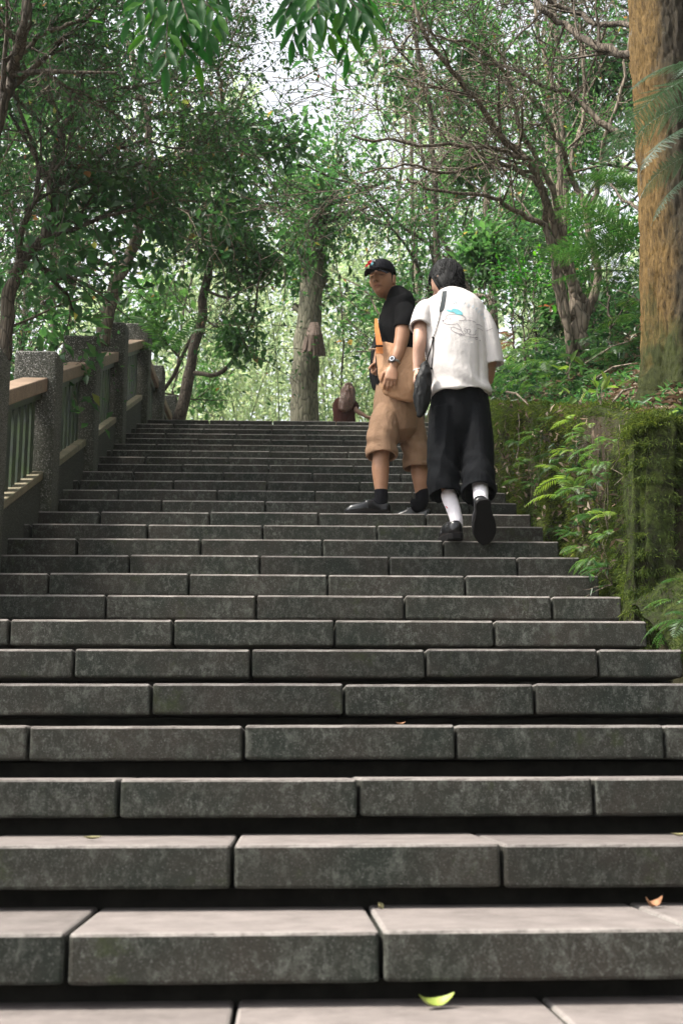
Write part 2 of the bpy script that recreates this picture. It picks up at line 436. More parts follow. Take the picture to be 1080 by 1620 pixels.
# ------------------------------------------------------------------ stairs
def build_stairs():
    core = []
    ov = 0.11                                                    # how far each slab overhangs its riser
    pts = [(Y0 - 0.6, -0.9), (Y0 + ov, -0.9), (Y0 + ov, -0.02)]
    pts = [(-1.0, -0.9), (-1.0, -0.13), (Y0 + ov, -0.13)]
    for i in range(1, NS + 1):
        y = Y0 + (i - 1) * TREAD + ov
        pts.append((y, i * RISE - 0.120))
        if i < NS: pts.append((y + TREAD, i * RISE - 0.120))
    pts.append((TOPY + 9.0, TOPZ - 0.120)); pts.append((TOPY + 9.0, -0.9))
    x0, x1 = -2.6, XR - 0.012
    n = len(pts)
    V = [(x0, y, z) for y, z in pts] + [(x1, y, z) for y, z in pts]
    Fc = [(i, (i + 1) % n, n + (i + 1) % n, n + i) for i in range(n)] + [tuple(range(n))[::-1], tuple(range(n, 2 * n))]
    st = mk('stairs', V, Fc, M['core'])
    tag(st, 'broad flight of dark stone slab steps', kind='structure')
    rs = random.Random(4)
    gap = 0.011
    meshes = {}
    def slab_mesh(L, D, T, v):
        key = (round(L, 2), round(D, 2), v)
        if key in meshes: return meshes[key]
        mb = MB(); mb.box((0, 0, -T), (L, D, 0))
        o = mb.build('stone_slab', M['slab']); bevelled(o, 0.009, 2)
        import bmesh
        bm = bmesh.new(); bm.from_mesh(o.data)
        ncut = max(2, int(L / 0.055))
        for c_ in range(1, ncut):
            bmesh.ops.bisect_plane(bm, geom=list(bm.verts) + list(bm.edges) + list(bm.faces), plane_co=(L * (c_ + 0.3 * math.sin(c_ * 2.7 + v)) / ncut, 0, 0), plane_no=(1, 0, 0))
        bm.to_mesh(o.data); bm.free()
        r2 = random.Random(int(L * 100) * 7 + v)
        ph = [r2.uniform(0, 6.28) for _ in range(6)]
        for vt in o.data.vertices:                               # chipped, slightly wavy front arris
            if vt.co.y < 0.02:
                w1 = 0.0002 * math.sin(vt.co.x * 23 + ph[0]) + 0.0003 * math.sin(vt.co.x * 61 + ph[1])
                ch = max(0.0, math.sin(vt.co.x * 47 + ph[2]) * math.sin(vt.co.x * 17 + ph[3]) - 0.90) * 0.010
                if vt.co.z > -0.03: vt.co.z += w1 - ch * 0.8; vt.co.y += w1 + ch
                elif vt.co.z < -T + 0.03: vt.co.z += 0.0008 * math.sin(vt.co.x * 47 + ph[4])
        for vt in o.data.vertices:                               # worn, not quite straight arrises
            vt.co.z += r2.uniform(-0.0003, 0.0003); vt.co.y += r2.uniform(-0.0004, 0.0004)
        me = o.data; bpy.data.objects.remove(o); meshes[key] = me
        return me
    OFF = {0: 0.325, 1: -0.182}
    for i in range(1, NS + 1):
        y = Y0 + (i - 1) * TREAD; z = i * RISE
        off = (0.322 if i % 2 else -0.18) * SL
        right = XR + rs.uniform(-0.012, 0.012)
        left = -2.55 if i < 11 else -1.82
        k = math.floor((left - off) / SL)
        x = off + k * SL
        while x < right - 0.05:
            a, b = max(x, left), min(x + SL, right)
            if right - b < 0.16: b = right
            if b - a > 0.08:
                L = b - a - gap
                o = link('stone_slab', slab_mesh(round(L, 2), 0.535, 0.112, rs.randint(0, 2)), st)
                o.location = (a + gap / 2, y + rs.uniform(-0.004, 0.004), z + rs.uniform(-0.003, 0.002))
                o.rotation_euler = (rs.uniform(-0.003, 0.003), rs.uniform(-0.002, 0.002), rs.uniform(-0.003, 0.003))
            if b == right: break
            x += SL
    # landing above the last step and the paved path below the first
    for (nm, ya, yb, zz, xa, xb, lab) in (('landing', TOPY + 0.56, TOPY + 6.5, TOPZ, -1.66, XR, 'stone paved landing at the top of the steps'),
                                     ('path', 0.2, Y0 + 0.18, 0.0, -2.55, XR + 0.9, 'stone paved path at the foot of the steps')):
        base = mk(nm, [(xa, ya, zz - 0.118), (xb, ya, zz - 0.118), (xb, yb, zz - 0.118), (xa, yb, zz - 0.118)], [(0, 1, 2, 3)], M['core'])
        tag(base, lab, kind='structure')
        d = 0.55
        rows = int((yb - ya) / d)
        for r in range(rows):
            y2 = yb - (r + 1) * d if nm == 'path' else ya + r * d
            off = ((-0.10) if r % 2 == 0 else 0.25)
            x = off - 4 * SL
            while x < xb:
                a, b = max(x, xa), min(x + SL, xb)
                if b - a > 0.1:
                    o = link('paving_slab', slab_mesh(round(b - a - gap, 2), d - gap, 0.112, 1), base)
                    o.location = (a + gap / 2, y2, zz)
                x += SL
    return st
build_stairs()

# ------------------------------------------------------------------ railing
def build_railing():
    root = thing('stair_railing', 'pebble-faced concrete post railing with brown timber rails climbing the left side of the steps', 'railing', (-1.6, 6.8, stair_z(6.8)))
    inv = Vector(root.location)
    pw = 0.28
    posts = [(5.60, 8), (6.56, 10), (8.17, 13), (9.88, 17), (11.60, 21), (13.66, 26), (15.35, 26.35), (17.3, 27.0)]
    H = [1.07, 1.07, 1.09, 1.13, 1.20, 1.10, 1.10, 1.18]
    info = []
    for (y, st), h in zip(posts, H):
        z = st * RISE
        mb = MB(); mb.box((0, 0, -0.35), (pw, 0.27, h))
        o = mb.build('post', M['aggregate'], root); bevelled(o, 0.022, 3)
        o.location = Vector((XL - pw, y, z)) - inv
        info.append((y, z, h))
    for i in range(len(info) - 1):
        (ya, za, ha), (yb, zb, hb) = info[i], info[i + 1]
        y1, y2 = ya + 0.26, yb + 0.01
        xm = XL - pw * 0.5
        def sl(za_, zb_, half, t, nm, mat, x0=None):
            mb = MB()
            mb.add([(xm - half, y1, za_), (xm + half, y1, za_), (xm + half, y2, zb_), (xm - half, y2, zb_),
                    (xm - half, y1, za_ + t), (xm + half, y1, za_ + t), (xm + half, y2, zb_ + t), (xm - half, y2, zb_ + t)],
                   [(0, 3, 2, 1), (4, 5, 6, 7), (0, 1, 5, 4), (1, 2, 6, 5), (2, 3, 7, 6), (3, 0, 4, 7)])
            o = mb.build(nm, mat, root); bevelled(o, 0.008, 2); o.location = -inv
            return o
        if i < 5: he = zb + 0.81; hs_ = he - 0.375 * (y2 - y1); le = zb + 0.215; ls = le - 0.385 * (y2 - y1)
        else: hs_, he, ls, le = za + 0.80, zb + 0.80, za + 0.14, zb + 0.14
        sl(hs_, he, 0.085, 0.095, 'handrail', M['rail'])
        sl(hs_ - 0.055, he - 0.055, 0.045, 0.054, 'under_rail', M['baluster'])
        sl(ls, le, 0.082, 0.055, 'bottom_rail', M['rail_low'])
        z_lo = lambda y: ls + 0.05 + (le - ls) * (y - y1) / (y2 - y1)
        z_hi = lambda y: hs_ - 0.05 + (he - hs_) * (y - y1) / (y2 - y1)
        nb = max(4, int(round((y2 - y1) / 0.165)))
        for k in range(nb):
            yc = y1 + (k + 0.5) * (y2 - y1) / nb
            hw = 0.052
            mb = MB()
            lo1, lo2, hi1, hi2 = z_lo(yc - hw), z_lo(yc + hw), z_hi(yc - hw), z_hi(yc + hw)
            xa, xb = xm - 0.016, xm + 0.016
            mb.add([(xa, yc - hw, lo1), (xb, yc - hw, lo1), (xb, yc + hw, lo2), (xa, yc + hw, lo2),
                    (xa, yc - hw, hi1), (xb, yc - hw, hi1), (xb, yc + hw, hi2), (xa, yc + hw, hi2)],
                   [(0, 3, 2, 1), (4, 5, 6, 7), (0, 1, 5, 4), (1, 2, 6, 5), (2, 3, 7, 6), (3, 0, 4, 7)])
            o = mb.build('baluster', M['baluster'], root); o.location = -inv
        # concrete kerb under the bay
        mb = MB()
        mb.add([(xm - 0.07, y1, za - 0.40), (xm + 0.07, y1, za - 0.40), (xm + 0.07, y2, zb - 0.55), (xm - 0.07, y2, zb - 0.55),
                (xm - 0.07, y1, ls - .002), (xm + 0.07, y1, ls - .002), (xm + 0.07, y2, le - .002), (xm - 0.07, y2, le - .002)],
               [(0, 3, 2, 1), (4, 5, 6, 7), (0, 1, 5, 4), (1, 2, 6, 5), (2, 3, 7, 6), (3, 0, 4, 7)])
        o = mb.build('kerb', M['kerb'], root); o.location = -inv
build_railing()
# ------------------------------------------------------------------ noise helpers (numpy value noise)
def vnoise(p, seed=0):
    p = np.asarray(p, dtype=np.float64); i = np.floor(p).astype(np.int64); f = p - i; f = f * f * (3 - 2 * f)
    def h(a, b, c):
        n = (a * 374761393 + b * 668265263 + c * 2147483647 + seed * 974711) & 0xffffffff
        n = ((n ^ (n >> 13)) * 1274126177) & 0xffffffff
        return ((n ^ (n >> 16)) & 0xffff) / 65535.0
    r = 0
    for dx in (0, 1):
        for dy in (0, 1):
            for dz in (0, 1):
                wgt = (f[:, 0] if dx else 1 - f[:, 0]) * (f[:, 1] if dy else 1 - f[:, 1]) * (f[:, 2] if dz else 1 - f[:, 2])
                r = r + wgt * h(i[:, 0] + dx, i[:, 1] + dy, i[:, 2] + dz)
    return r * 2 - 1
def fbm(p, sc_, oct=4, seed=0):
    p = np.asarray(p) * sc_; r = 0; a = 1.0; t = 0
    for o in range(oct):
        r = r + a * vnoise(p, seed + o); t += a; a *= 0.5; p = p * 2.03
    return r / t

# ------------------------------------------------------------------ leaves
def unit(a): return a / np.maximum(np.linalg.norm(a, axis=1, keepdims=True), 1e-9)
def leaf_arrays(pos, axis, nrm, L, W, six=False, fold=0.22, droop=0.12):
    n = len(pos); axis = unit(axis); side = unit(np.cross(axis, nrm)); nr = np.cross(side, axis)
    L = np.asarray(L).reshape(-1, 1) * np.ones((n, 1)); W = np.asarray(W).reshape(-1, 1) * np.ones((n, 1))
    if not six:
        V = np.stack([pos, pos + axis * L * .45 + side * W * .5 + nr * W * fold, pos + axis * L - nr * L * droop,
                      pos + axis * L * .45 - side * W * .5 + nr * W * fold], 1)
        f = np.array([[0, 2, 1], [0, 3, 2]])
        Fc = (np.arange(n)[:, None, None] * 4 + f[None]).reshape(-1, 3)
        return V.reshape(-1, 3), Fc, 3, 4
    V = np.stack([pos, pos + axis * L * .25 + side * W * .42 + nr * W * fold, pos + axis * L * .65 + side * W * .36 + nr * (W * fold - L * droop * .4),
                  pos + axis * L - nr * L * droop, pos + axis * L * .65 - side * W * .36 + nr * (W * fold - L * droop * .4),
                  pos + axis * L * .25 - side * W * .42 + nr * W * fold], 1)
    f = np.array([[0, 3, 2, 1], [0, 5, 4, 3]])
    Fc = (np.arange(n)[:, None, None] * 6 + f[None]).reshape(-1, 4)
    return V.reshape(-1, 3), Fc, 4, 6
def leaf_object(name, pos, axis, nrm, L, W, mat, parent=None, tint=None, six=False, fold=0.22, droop=0.12):
    V, Fc, k, m = leaf_arrays(pos, axis, nrm, L, W, six, fold, droop)
    if tint is None: tint = np.random.default_rng(1).random(len(pos))
    o = np_mesh(name, V, Fc, k, mat, parent, False, np.repeat(np.clip(tint, 0, 1), m))
    return o

# ------------------------------------------------------------------ trees
class Tree:
    def __init__(s, seed, gnarl=0.35):
        s.r = random.Random(seed); s.mb = MB(); s.tips = []; s.g = gnarl; s.seed = seed; s.hole = 0.06
    def rv(s): return Vector((s.r.gauss(0, 1), s.r.gauss(0, 1), s.r.gauss(0, 1)))
    def grow(s, p, d, length, rad, level, maxl, kids=4, up=0.05, ratio=0.6, leaf_from=2):
        r = s.r; n = max(3, int(length / (0.22 if level < 2 else 0.14)))
        n = min(n, 9)
        st = length / n; pts = [Vector(p)]; d = Vector(d).normalized(); rs = [rad]
        ds = [d.copy()]
        for i in range(n):
            d = (d + s.rv() * s.g * (0.5 + 0.25 * level) * 0.6 + Vector((0, 0, up))).normalized()
            pts.append(pts[-1] + d * st); rs.append(max(rad * (1 - 0.72 * (i + 1) / n), 0.0032)); ds.append(d.copy())
        s.mb.tube(pts, rs, 7 if rad > .05 else (5 if rad > 0.012 else 3), cap=False)
        if level >= leaf_from:
            for q in range(1, len(pts)): s.tips.append((pts[q], ds[q]))
        if level < maxl:
            for k in range(kids):
                t = 0.25 + 0.75 * (k + r.random() * 0.8) / kids
                i = min(n, max(1, int(t * n)))
                ax = ds[i].cross(s.rv()).normalized()
                nd = (Matrix.Rotation(R(r.uniform(28, 62)), 3, ax) @ ds[i])
                s.grow(pts[i], nd, length * ratio * r.uniform(0.7, 1.2), rs[i] * 0.62, level + 1, maxl, kids, up, ratio, leaf_from)
    def limb(s, pts, r0, r1, sides=8):
        """explicit limb given as world points; returns smooth points and radii"""
        pts = [Vector(p) for p in pts]; out = []; m = len(pts)
        for i in range(m - 1):
            p0, p1, p2, p3 = pts[max(i - 1, 0)], pts[i], pts[i + 1], pts[min(i + 2, m - 1)]
            for k in range(4):
                t = k / 4
                out.append(0.5 * ((2 * p1) + (p2 - p0) * t + (2 * p0 - 5 * p1 + 4 * p2 - p3) * t * t + (3 * p1 - p0 - 3 * p2 + p3) * t ** 3))
        out.append(pts[-1]); n = len(out)
        out = [p + s.rv() * 0.010 * min(1, i / 3) for i, p in enumerate(out)]
        rr = [(r0 + (r1 - r0) * (i / (n - 1)) ** 0.8) * s.r.uniform(0.93, 1.07) for i in range(n)]
        s.mb.tube(out, rr, sides, cap=False)
        return out, rr
    def branches(s, pr, count, length, lo=0.3, maxl=3, kids=4, up=0.05, ratio=0.6, bias=None, leaf_from=2):
        pts, rr = pr; n = len(pts)
        for k in range(count):
            i = min(n - 2, int((lo + (1 - lo) * (k + s.r.random()) / count) * (n - 1)))
            d = (pts[i + 1] - pts[i]).normalized()
            ax = d.cross(s.rv()).normalized()
            nd = Matrix.Rotation(R(s.r.uniform(35, 75)), 3, ax) @ d
            if bias is not None: nd = (nd + Vector(bias) * s.r.uniform(.3, 1)).normalized()
            s.grow(pts[i], nd, length * s.r.uniform(0.6, 1.25), rr[i] * 0.55, 1, maxl, kids, up, ratio, leaf_from)
    def finish(s, name, label, cat, base, nleaf, L, W, leafm, bark, group=None, spread=0.09, tone=(0.1, 0.8), six=False, far=False):
        root = thing(name, label, cat, tuple(base), 0, group)
        off = Vector(base)
        o = s.mb.build('trunk', M[bark], root, smooth=True); o.location = -off
        if nleaf and s.tips:
            g = np.random.default_rng(s.seed)
            tp = np.array([tuple(t[0]) for t in s.tips]); td = np.array([tuple(t[1]) for t in s.tips])
            cand = g.integers(0, len(tp), nleaf * 4); keep = fbm(tp[cand], 0.95, 3, s.seed % 7) + g.normal(0, .07, nleaf * 4) > s.hole
            idx = cand[keep][:nleaf]; nleaf = len(idx)
            pos = tp[idx] + g.normal(0, spread, (nleaf, 3))
            ax = unit(td[idx] * 0.6 + g.normal(0, 0.75, (nleaf, 3)) + np.array([0, 0, -0.25]))
            nr = unit(g.normal(0, 0.55, (nleaf, 3)) + np.array([0, 0, 1.0]))
            sz = g.uniform(0.5, 1.1, nleaf) * (0.8 + 0.9 * (fbm(pos, 0.7, 2, 77) > .1))
            cl = (fbm(pos, 1.3, 2, s.seed) * 0.5 + 0.5)
            ti = tone[0] + (tone[1] - tone[0]) * (0.55 * cl + 0.45 * g.random(nleaf))
            odd = g.random(nleaf) > 0.985; ti[odd] = g.uniform(0.93, 1.0, odd.sum())
            c = leaf_object('crown', pos - np.array(off), ax, nr, L * sz, W * sz, M[leafm], root, ti, six)
            c['kind'] = 'stuff'
        return root

def auto_tree(seed, x, y, h, trunk_r, crown_from, spreadlen, nleaf, L, W, leafm, bark, label, name='broadleaf_tree', group=None,
              lean=(0, 0), kids=5, limbs=9, maxl=3, spread=0.10, tone=(0.1, 0.8), gnarl=0.35, up=0.05):
    t = Tree(seed, gnarl); z = ground_z(x, y) - 0.1
    r = t.r; pts = []
    n = 6
    for i in range(n + 1):
        k = i / n
        pts.append((x + lean[0] * k + r.gauss(0, 0.10) * k * h * 0.15, y + lean[1] * k + r.gauss(0, 0.10) * k * h * 0.15, z + h * k))
    pr = t.limb(pts, trunk_r, trunk_r * 0.2)
    t.branches(pr, limbs, spreadlen, crown_from, maxl, kids, up)
    return t.finish(name, label, 'tree', (x, y, z), nleaf, L, W, leafm, bark, group, spread, tone)
def PXw(px, py, X):
    """World point at a photograph pixel on the plane x = X."""
    d = CAMROT @ Vector(((px - 540) / F, (810 - py) / F, -1.0))
    return Vector((0, 0, 0.523)) + d * (X / d.x)
def PL(*a):
    out = []; Y = None
    for q in a:
        if len(q) == 3: Y = q[2]
        out.append(P(q[0], q[1], Y))
    return out

# ------------------------------------------------------------------ mossy retaining wall
def build_wall():
    base = Vector((1.7, 5.9, 1.3))
    root = thing('retaining_wall', 'moss-covered retaining wall bordering the right side of the steps, ending in a mossy pillar', 'wall', tuple(base))
    ny, nu, nt = 330, 46, 16
    ys = np.linspace(6.02, 14.6, ny); V = []
    for y in ys:
        z0, z1 = stair_z(y) - 0.35, wall_z(y) if y < 14 else wall_z(14)
        for k in range(nu):
            u = k / (nu - 1); V.append((XR + 0.02 + 0.10 * u, y, z0 + (z1 - z0) * u))
        for k in range(1, nt + 1):
            u = k / nt; V.append((XR + 0.12 + 0.33 * u, y, z1 + 0.0 * u))
    V = np.array(V); nr = nu + nt
    d = fbm(V, 2.2, 4, 3) * 1.3; e = fbm(V * np.array([1, 1.6, 0.7]), 9, 3, 5) * 1.6
    jj = np.tile(np.arange(nr), ny); face = jj < nu
    u = np.clip(jj / (nu - 1), 0, 1)
    amt = np.minimum(1, (nu - 1 - np.minimum(jj, nu - 1)) / 5 + 0.25)
    V[:, 0] += np.where(face, (0.075 * d + 0.05 * e) * amt + 0.03 * np.sin(u * 3.1), 0.01 * e)
    V[:, 0] = np.where(face, np.maximum(V[:, 0], XR + 0.008), V[:, 0])
    V[:, 2] += np.where(face, 0.02 * d * (u > .9), 0.03 * d + 0.015 * e + 0.01)
    jitter = fbm(V, 5, 3, 11)
    Fc = [(j * nr + i, (j + 1) * nr + i, (j + 1) * nr + i + 1, j * nr + i + 1) for j in range(ny - 1) for i in range(nr - 1)]
    o = np_mesh('wall_face', V, np.array(Fc), 4, M['moss'], root, True); o.location = -base
    # pillar at the near end
    mb = MB(); a, b = (XR - 0.005, 5.80, 0.75), (XR + 0.235, 6.06, 2.165)
    import bmesh
    bm = bmesh.new(); bmesh.ops.create_cube(bm, size=1)
    for v in bm.verts:
        v.co = Vector((a[0] + (v.co.x + .5) * (b[0] - a[0]), a[1] + (v.co.y + .5) * (b[1] - a[1]), a[2] + (v.co.z + .5) * (b[2] - a[2])))
        if v.co.z > 1.5: v.co.x += 0.065 if v.co.x < 1.7 else 0.05
    bmesh.ops.bevel(bm, geom=list(bm.edges), offset=0.05, segments=3, affect='EDGES')
    bmesh.ops.subdivide_edges(bm, edges=[e_ for e_ in bm.edges], cuts=14, use_grid_fill=True)
    bmesh.ops.triangulate(bm, faces=[f for f in bm.faces if len(f.verts) > 4])
    Vp = np.array([v.co for v in bm.verts]); bm.normal_update(); Np = np.array([v.normal for v in bm.verts])
    dp = fbm(Vp, 6, 4, 21) * 0.045 + fbm(Vp * [1, 1, 2.5], 22, 2, 22) * 0.010
    for v, q in zip(bm.verts, Vp + Np * dp[:, None]): v.co = Vector(q) - base
    me = bpy.data.meshes.new('pillar'); bm.to_mesh(me); bm.free(); me.materials.append(M['moss'])
    me.polygons.foreach_set('use_smooth', [True] * len(me.polygons))
    link('pillar', me, root)
    # moss mound beside the lower steps
    xs = np.linspace(XR + 0.012, XR + 1.6, 60); yy = np.linspace(4.3, 5.95, 60)
    G2 = np.array([(x, y, 0) for y in yy for x in xs]); dm = fbm(G2, 4, 4, 31)
    G2[:, 2] = [stair_z(y) - 0.02 + min(0.10, (x - XR) * 0.9) + max(0, x - XR - 0.1) * 0.40 for x, y, _ in G2] + dm * 0.06
    Fm = [(j * 60 + i, j * 60 + i + 1, (j + 1) * 60 + i + 1, (j + 1) * 60 + i) for j in range(59) for i in range(59)]
    mo = np_mesh('moss', G2, np.array(Fm), 4, M['moss'], None, True)
    tag(mo, 'yellow-green moss mound filling the corner beside the steps below the pillar', 'moss', kind='stuff')
    # moss blades
    g = np.random.default_rng(5)
    def blades(name, S, N, n, parent, L, keep=None):
        idx = g.integers(0, len(S), n); pos = S[idx] + g.normal(0, 0.012, (n, 3))
        nn = N[idx]
        m = fbm(pos, 3.0, 3, 41)
        ok = m + g.normal(0, .25, n) > -0.25
        pos, nn, m = pos[ok], nn[ok], m[ok]; k = len(pos)
        ax = unit(nn * 0.7 + g.normal(0, 0.5, (k, 3)) + np.array([0, 0, -0.55]))
        ti = np.clip(0.35 + 0.5 * fbm(pos, 1.8, 3, 42) + g.normal(0, 0.18, k), 0, 1)
        c = leaf_object(name, pos, ax, unit(nn + g.normal(0, .4, (k, 3))), L * g.uniform(.5, 1.6, k), 0.0045 * g.uniform(.7, 1.5, k), M['moss_blade'], parent, ti)
        c['kind'] = 'stuff'; return c
    Nw = np.tile([-1, 0, 0.15], (len(V), 1)); Nw[~face] = [0, 0, 1]
    near = V[:, 1] < 11.5
    c = blades('moss_tuft', V[near], Nw[near], 75000, root, 0.034); c.location = -base
    c = blades('moss_tuft', Vp + Np * dp[:, None], Np, 42000, root, 0.026); c.location = -base
    blades('moss', G2, np.tile([0, -.3, 1.], (len(G2), 1)), 22000, None, 0.022)
    bpy.data.objects['moss.001']['label'] = 'short moss shoots standing up from the mound beside the pillar' if 'moss.001' in bpy.data.objects else ''
    bpy.data.objects['moss.001']['category'] = 'moss'
    # roots and dry stems trailing down the wall
    rr = random.Random(19)
    mb = MB()
    for k in range(22):
        y = rr.uniform(6.1, 9.6); z = wall_z(y) - rr.uniform(0, .45) ; x = XR + .10; L = rr.uniform(.15, .6); pts = []
        for i in range(7):
            pts.append(Vector((x - .012 * i * rr.random() - .02, y + .03 * math.sin(i * 1.3 + k) - .02 * i * rr.random(), z - L * i / 6)) - base)
        mb.tube(pts, [.0035 * (1 - .1 * i) * rr.uniform(.5, 1.3) for i in range(7)], 4, False)
    ro = mb.build('root', M['bark_brown'], root, True); ro['kind'] = 'stuff'
    n = 220; yy_ = g.uniform(6.05, 9.5, n); p_ = np.stack([XR + g.uniform(.0, .06, n), yy_, np.array([stair_z(a) for a in yy_]) + g.random(n) ** 1.4 * .8], 1)
    dl = leaf_object('dead_leaves', p_ - np.array(base), g.normal(0, 1, (n, 3)) - [0, 0, .4], unit(g.normal(0, .6, (n, 3)) + [-1, -.3, .3]), .05 * g.uniform(.5, 1.3, n), .02, M['leaf_litter'], root, g.random(n)); dl['kind'] = 'stuff'
    return V, face
WV, WF = build_wall()

# ------------------------------------------------------------------ fronds and ferns
def frond_mesh(name, L, W, n, arc, mat, seed=0, tint=(0.3, 0.8), comb=0.9, deep=False):
    """Frond along +X from the origin, arching down; pinnae both sides."""
    g = np.random.default_rng(seed)
    t = np.linspace(0, 1, n + 4); a = arc[0] + (arc[1] - arc[0]) * t
    st = L / len(t); x = np.cumsum(np.cos(a)) * st; z = np.cumsum(np.sin(a)) * st
    path = np.stack([x, 0 * x, z], 1)
    pos = []; ax = []; nr = []; ln = []; wd = []
    for i in range(3, len(t)):
        u = (i - 3) / (n + 1); tw = math.sin(min(1, u * 1.0 + 0.12) * math.pi) ** 0.7 * (1 - 0.35 * u)
        T = path[i] - path[i - 1]; T /= np.linalg.norm(T); up = np.array([-T[2], 0, T[0]])
        for sgn in (-1, 1):
            d = T * 0.42 + np.array([0, sgn, 0]) * 0.9 - up * 0.18 + g.normal(0, .05, 3)
            l = W * tw * g.uniform(.85, 1.1)
            if l < 0.006: continue
            if deep:
                m = max(4, int(l / (L / n * 0.32))); d = d / np.linalg.norm(d)
                for k in range(m):
                    q = (k + .5) / m
                    for s2 in (-1, 1):
                        pos.append(path[i] + d * l * q); ax.append(np.cross(up, d) * s2 + d * 0.5 - up * 0.1)
                        nr.append(up); ln.append(L / n * 0.62 * (1 - q * 0.8)); wd.append(l / m * 0.95)
                continue
            pos.append(path[i]); ax.append(d); nr.append(up); ln.append(l); wd.append(L / n * comb)
    pos, ax, nr = map(np.array, (pos, ax, nr)); ti = np.clip(g.normal((tint[0] + tint[1]) / 2, (tint[1] - tint[0]) / 3, len(pos)), 0, 1)
    V, Fc, k, m = leaf_arrays(pos, ax, nr, np.array(ln), np.array(wd), False, 0.08, 0.10)
    mb = MB(); mb.tube([Vector(p) for p in path[::2]], [0.0022 * (1 - .7 * i / len(path[::2])) * (L / .3) ** .5 for i in range(len(path[::2]))], 3, False)
    tv = np.array(mb.v); tf = [(q[0], q[1], q[2]) for q in mb.f] + [(q[0], q[2], q[3]) for q in mb.f]
    o = np_mesh(name, np.vstack([V, tv]), np.vstack([Fc, np.array(tf) + len(V)]), 3, mat, None, False, np.concatenate([np.repeat(ti, m), np.full(len(tv), .6)]))
    me = o.data; bpy.data.objects.remove(o)
    return me
FR = {}
for nm, mt, ti in (('green', 'fern', (0.25, 0.7)), ('lime', 'fern', (0.7, 1.0)), ('dark', 'fern', (0.0, 0.35)), ('rust', 'rusty_leaf', (0.1, 0.9))):
    FR[nm] = [frond_mesh('frond', 0.30, 0.078, 17, (0.75 - .2 * k, -0.75 - .2 * k), M[mt], 10 + k, ti, 0.52) for k in range(3)]
FR['big'] = [frond_mesh('frond', 0.62, 0.20, 17, (0.35, -0.25 - .2 * k), M['fern'], 30 + k, (0.05, 0.4), deep=True) for k in range(2)]
FR['tree'] = [frond_mesh('frond', 1.0, 0.22, 26, (0.25, -0.95 - .2 * k), M['fern_silver'], 40 + k, (0.0, 0.25), deep=True) for k in range(2)]
_fr = random.Random(77)
def fern(loc, facing, n, scale, kind, label, name='fern', group=None, fan=150, pitch=0.0, nm='frond'):
    root = thing(name, label, 'fern', tuple(loc), 0, group)
    for k in range(n):
        o = link(nm, FR[kind][_fr.randrange(len(FR[kind]))], root)
        a = facing + R((k + .5) / n * fan - fan / 2 + _fr.uniform(-9, 9))
        o.rotation_euler = (_fr.uniform(-.25, .25), -pitch + _fr.uniform(-.25, .25), a)
        s_ = scale * _fr.uniform(.75, 1.2); o.scale = (s_, s_, s_)
    return root

PI = math.pi
wall_ferns = [
    (870, 668, 'green', 3, .45, 'small fern at the wall top above the mossy seam'), (925, 690, 'green', 5, .5, 'green fern cluster below the wall top'), (880, 740, 'dark', 5, .55, 'dark fern in the middle of the far wall'),
    (918, 775, 'green', 5, .6, 'spreading fern in the centre of the wall'), (955, 735, 'green', 5, .5, 'fern tucked beside the upper pillar edge'), (912, 850, 'dark', 5, .5, 'dark fern above the step ends near the pillar'),
    (938, 885, 'green', 5, .5, 'low fern between the step ends and the pillar'), (820, 700, 'dark', 4, .4, 'dark fern tuft just right of the trousers'), (815, 760, 'green', 4, .4, 'green fern tuft beside the highest visible wall foot'), (965, 820, 'lime', 3, .5, 'yellow-green fern beside the pillar edge'),  # px, py, kind, fronds, scale, where
    (905, 668, 'lime', 3, .55, 'lime green fern just under the top edge of the mossy wall'),
    (938, 672, 'lime', 2, .40, 'small upright lime fern at the wall top near the pillar'),
    (850, 690, 'green', 4, .55, 'green fern high on the mossy wall beside the seam'),
    (905, 716, 'lime', 4, .55, 'yellow-green fern in the upper middle of the mossy wall'),
    (950, 712, 'green', 4, .6, 'mid green fern on the wall left of the pillar top'),
    (898, 758, 'lime', 3, .85, 'bright lime fern with long fronds in the middle of the mossy wall'),
    (935, 752, 'green', 5, .6, 'dense green fern in the middle of the mossy wall'),
    (960, 765, 'dark', 4, .5, 'dark fern against the side of the pillar'),
    (900, 790, 'lime', 2, .95, 'long pale frond reaching left over the step ends'),
    (945, 820, 'dark', 5, .6, 'dark glossy fern halfway down the mossy wall'),
    (925, 868, 'green', 3, .55, 'fern fronds poking out beside the end of the tenth step'),
    (962, 850, 'green', 5, .55, 'fern beside the foot of the pillar'),
    (957, 905, 'dark', 5, .6, 'dark fern low on the wall near the pillar foot'),
    (940, 790, 'dark', 4, .55, 'dark fern hanging below the middle of the wall'),
    (870, 722, 'dark', 4, .45, 'small dark fern on the far part of the wall'),
    (835, 735, 'green', 4, .5, 'small green fern low on the far part of the wall'),
    (848, 770, 'dark', 4, .45, 'dark fern tuft near the ends of the upper steps'),
    (975, 700, 'green', 3, .35, 'tiny fern on the upper side of the pillar'),
    (880, 840, 'dark', 4, .4, 'dark fern tuft beside the twelfth step'),
]
for px, py, kind, n, s_, lab in wall_ferns:
    p = PXw(px, py, XR + 0.045)
    fern(p, PI + 0.35, n, s_, kind, lab, group='ferns growing on the mossy wall')
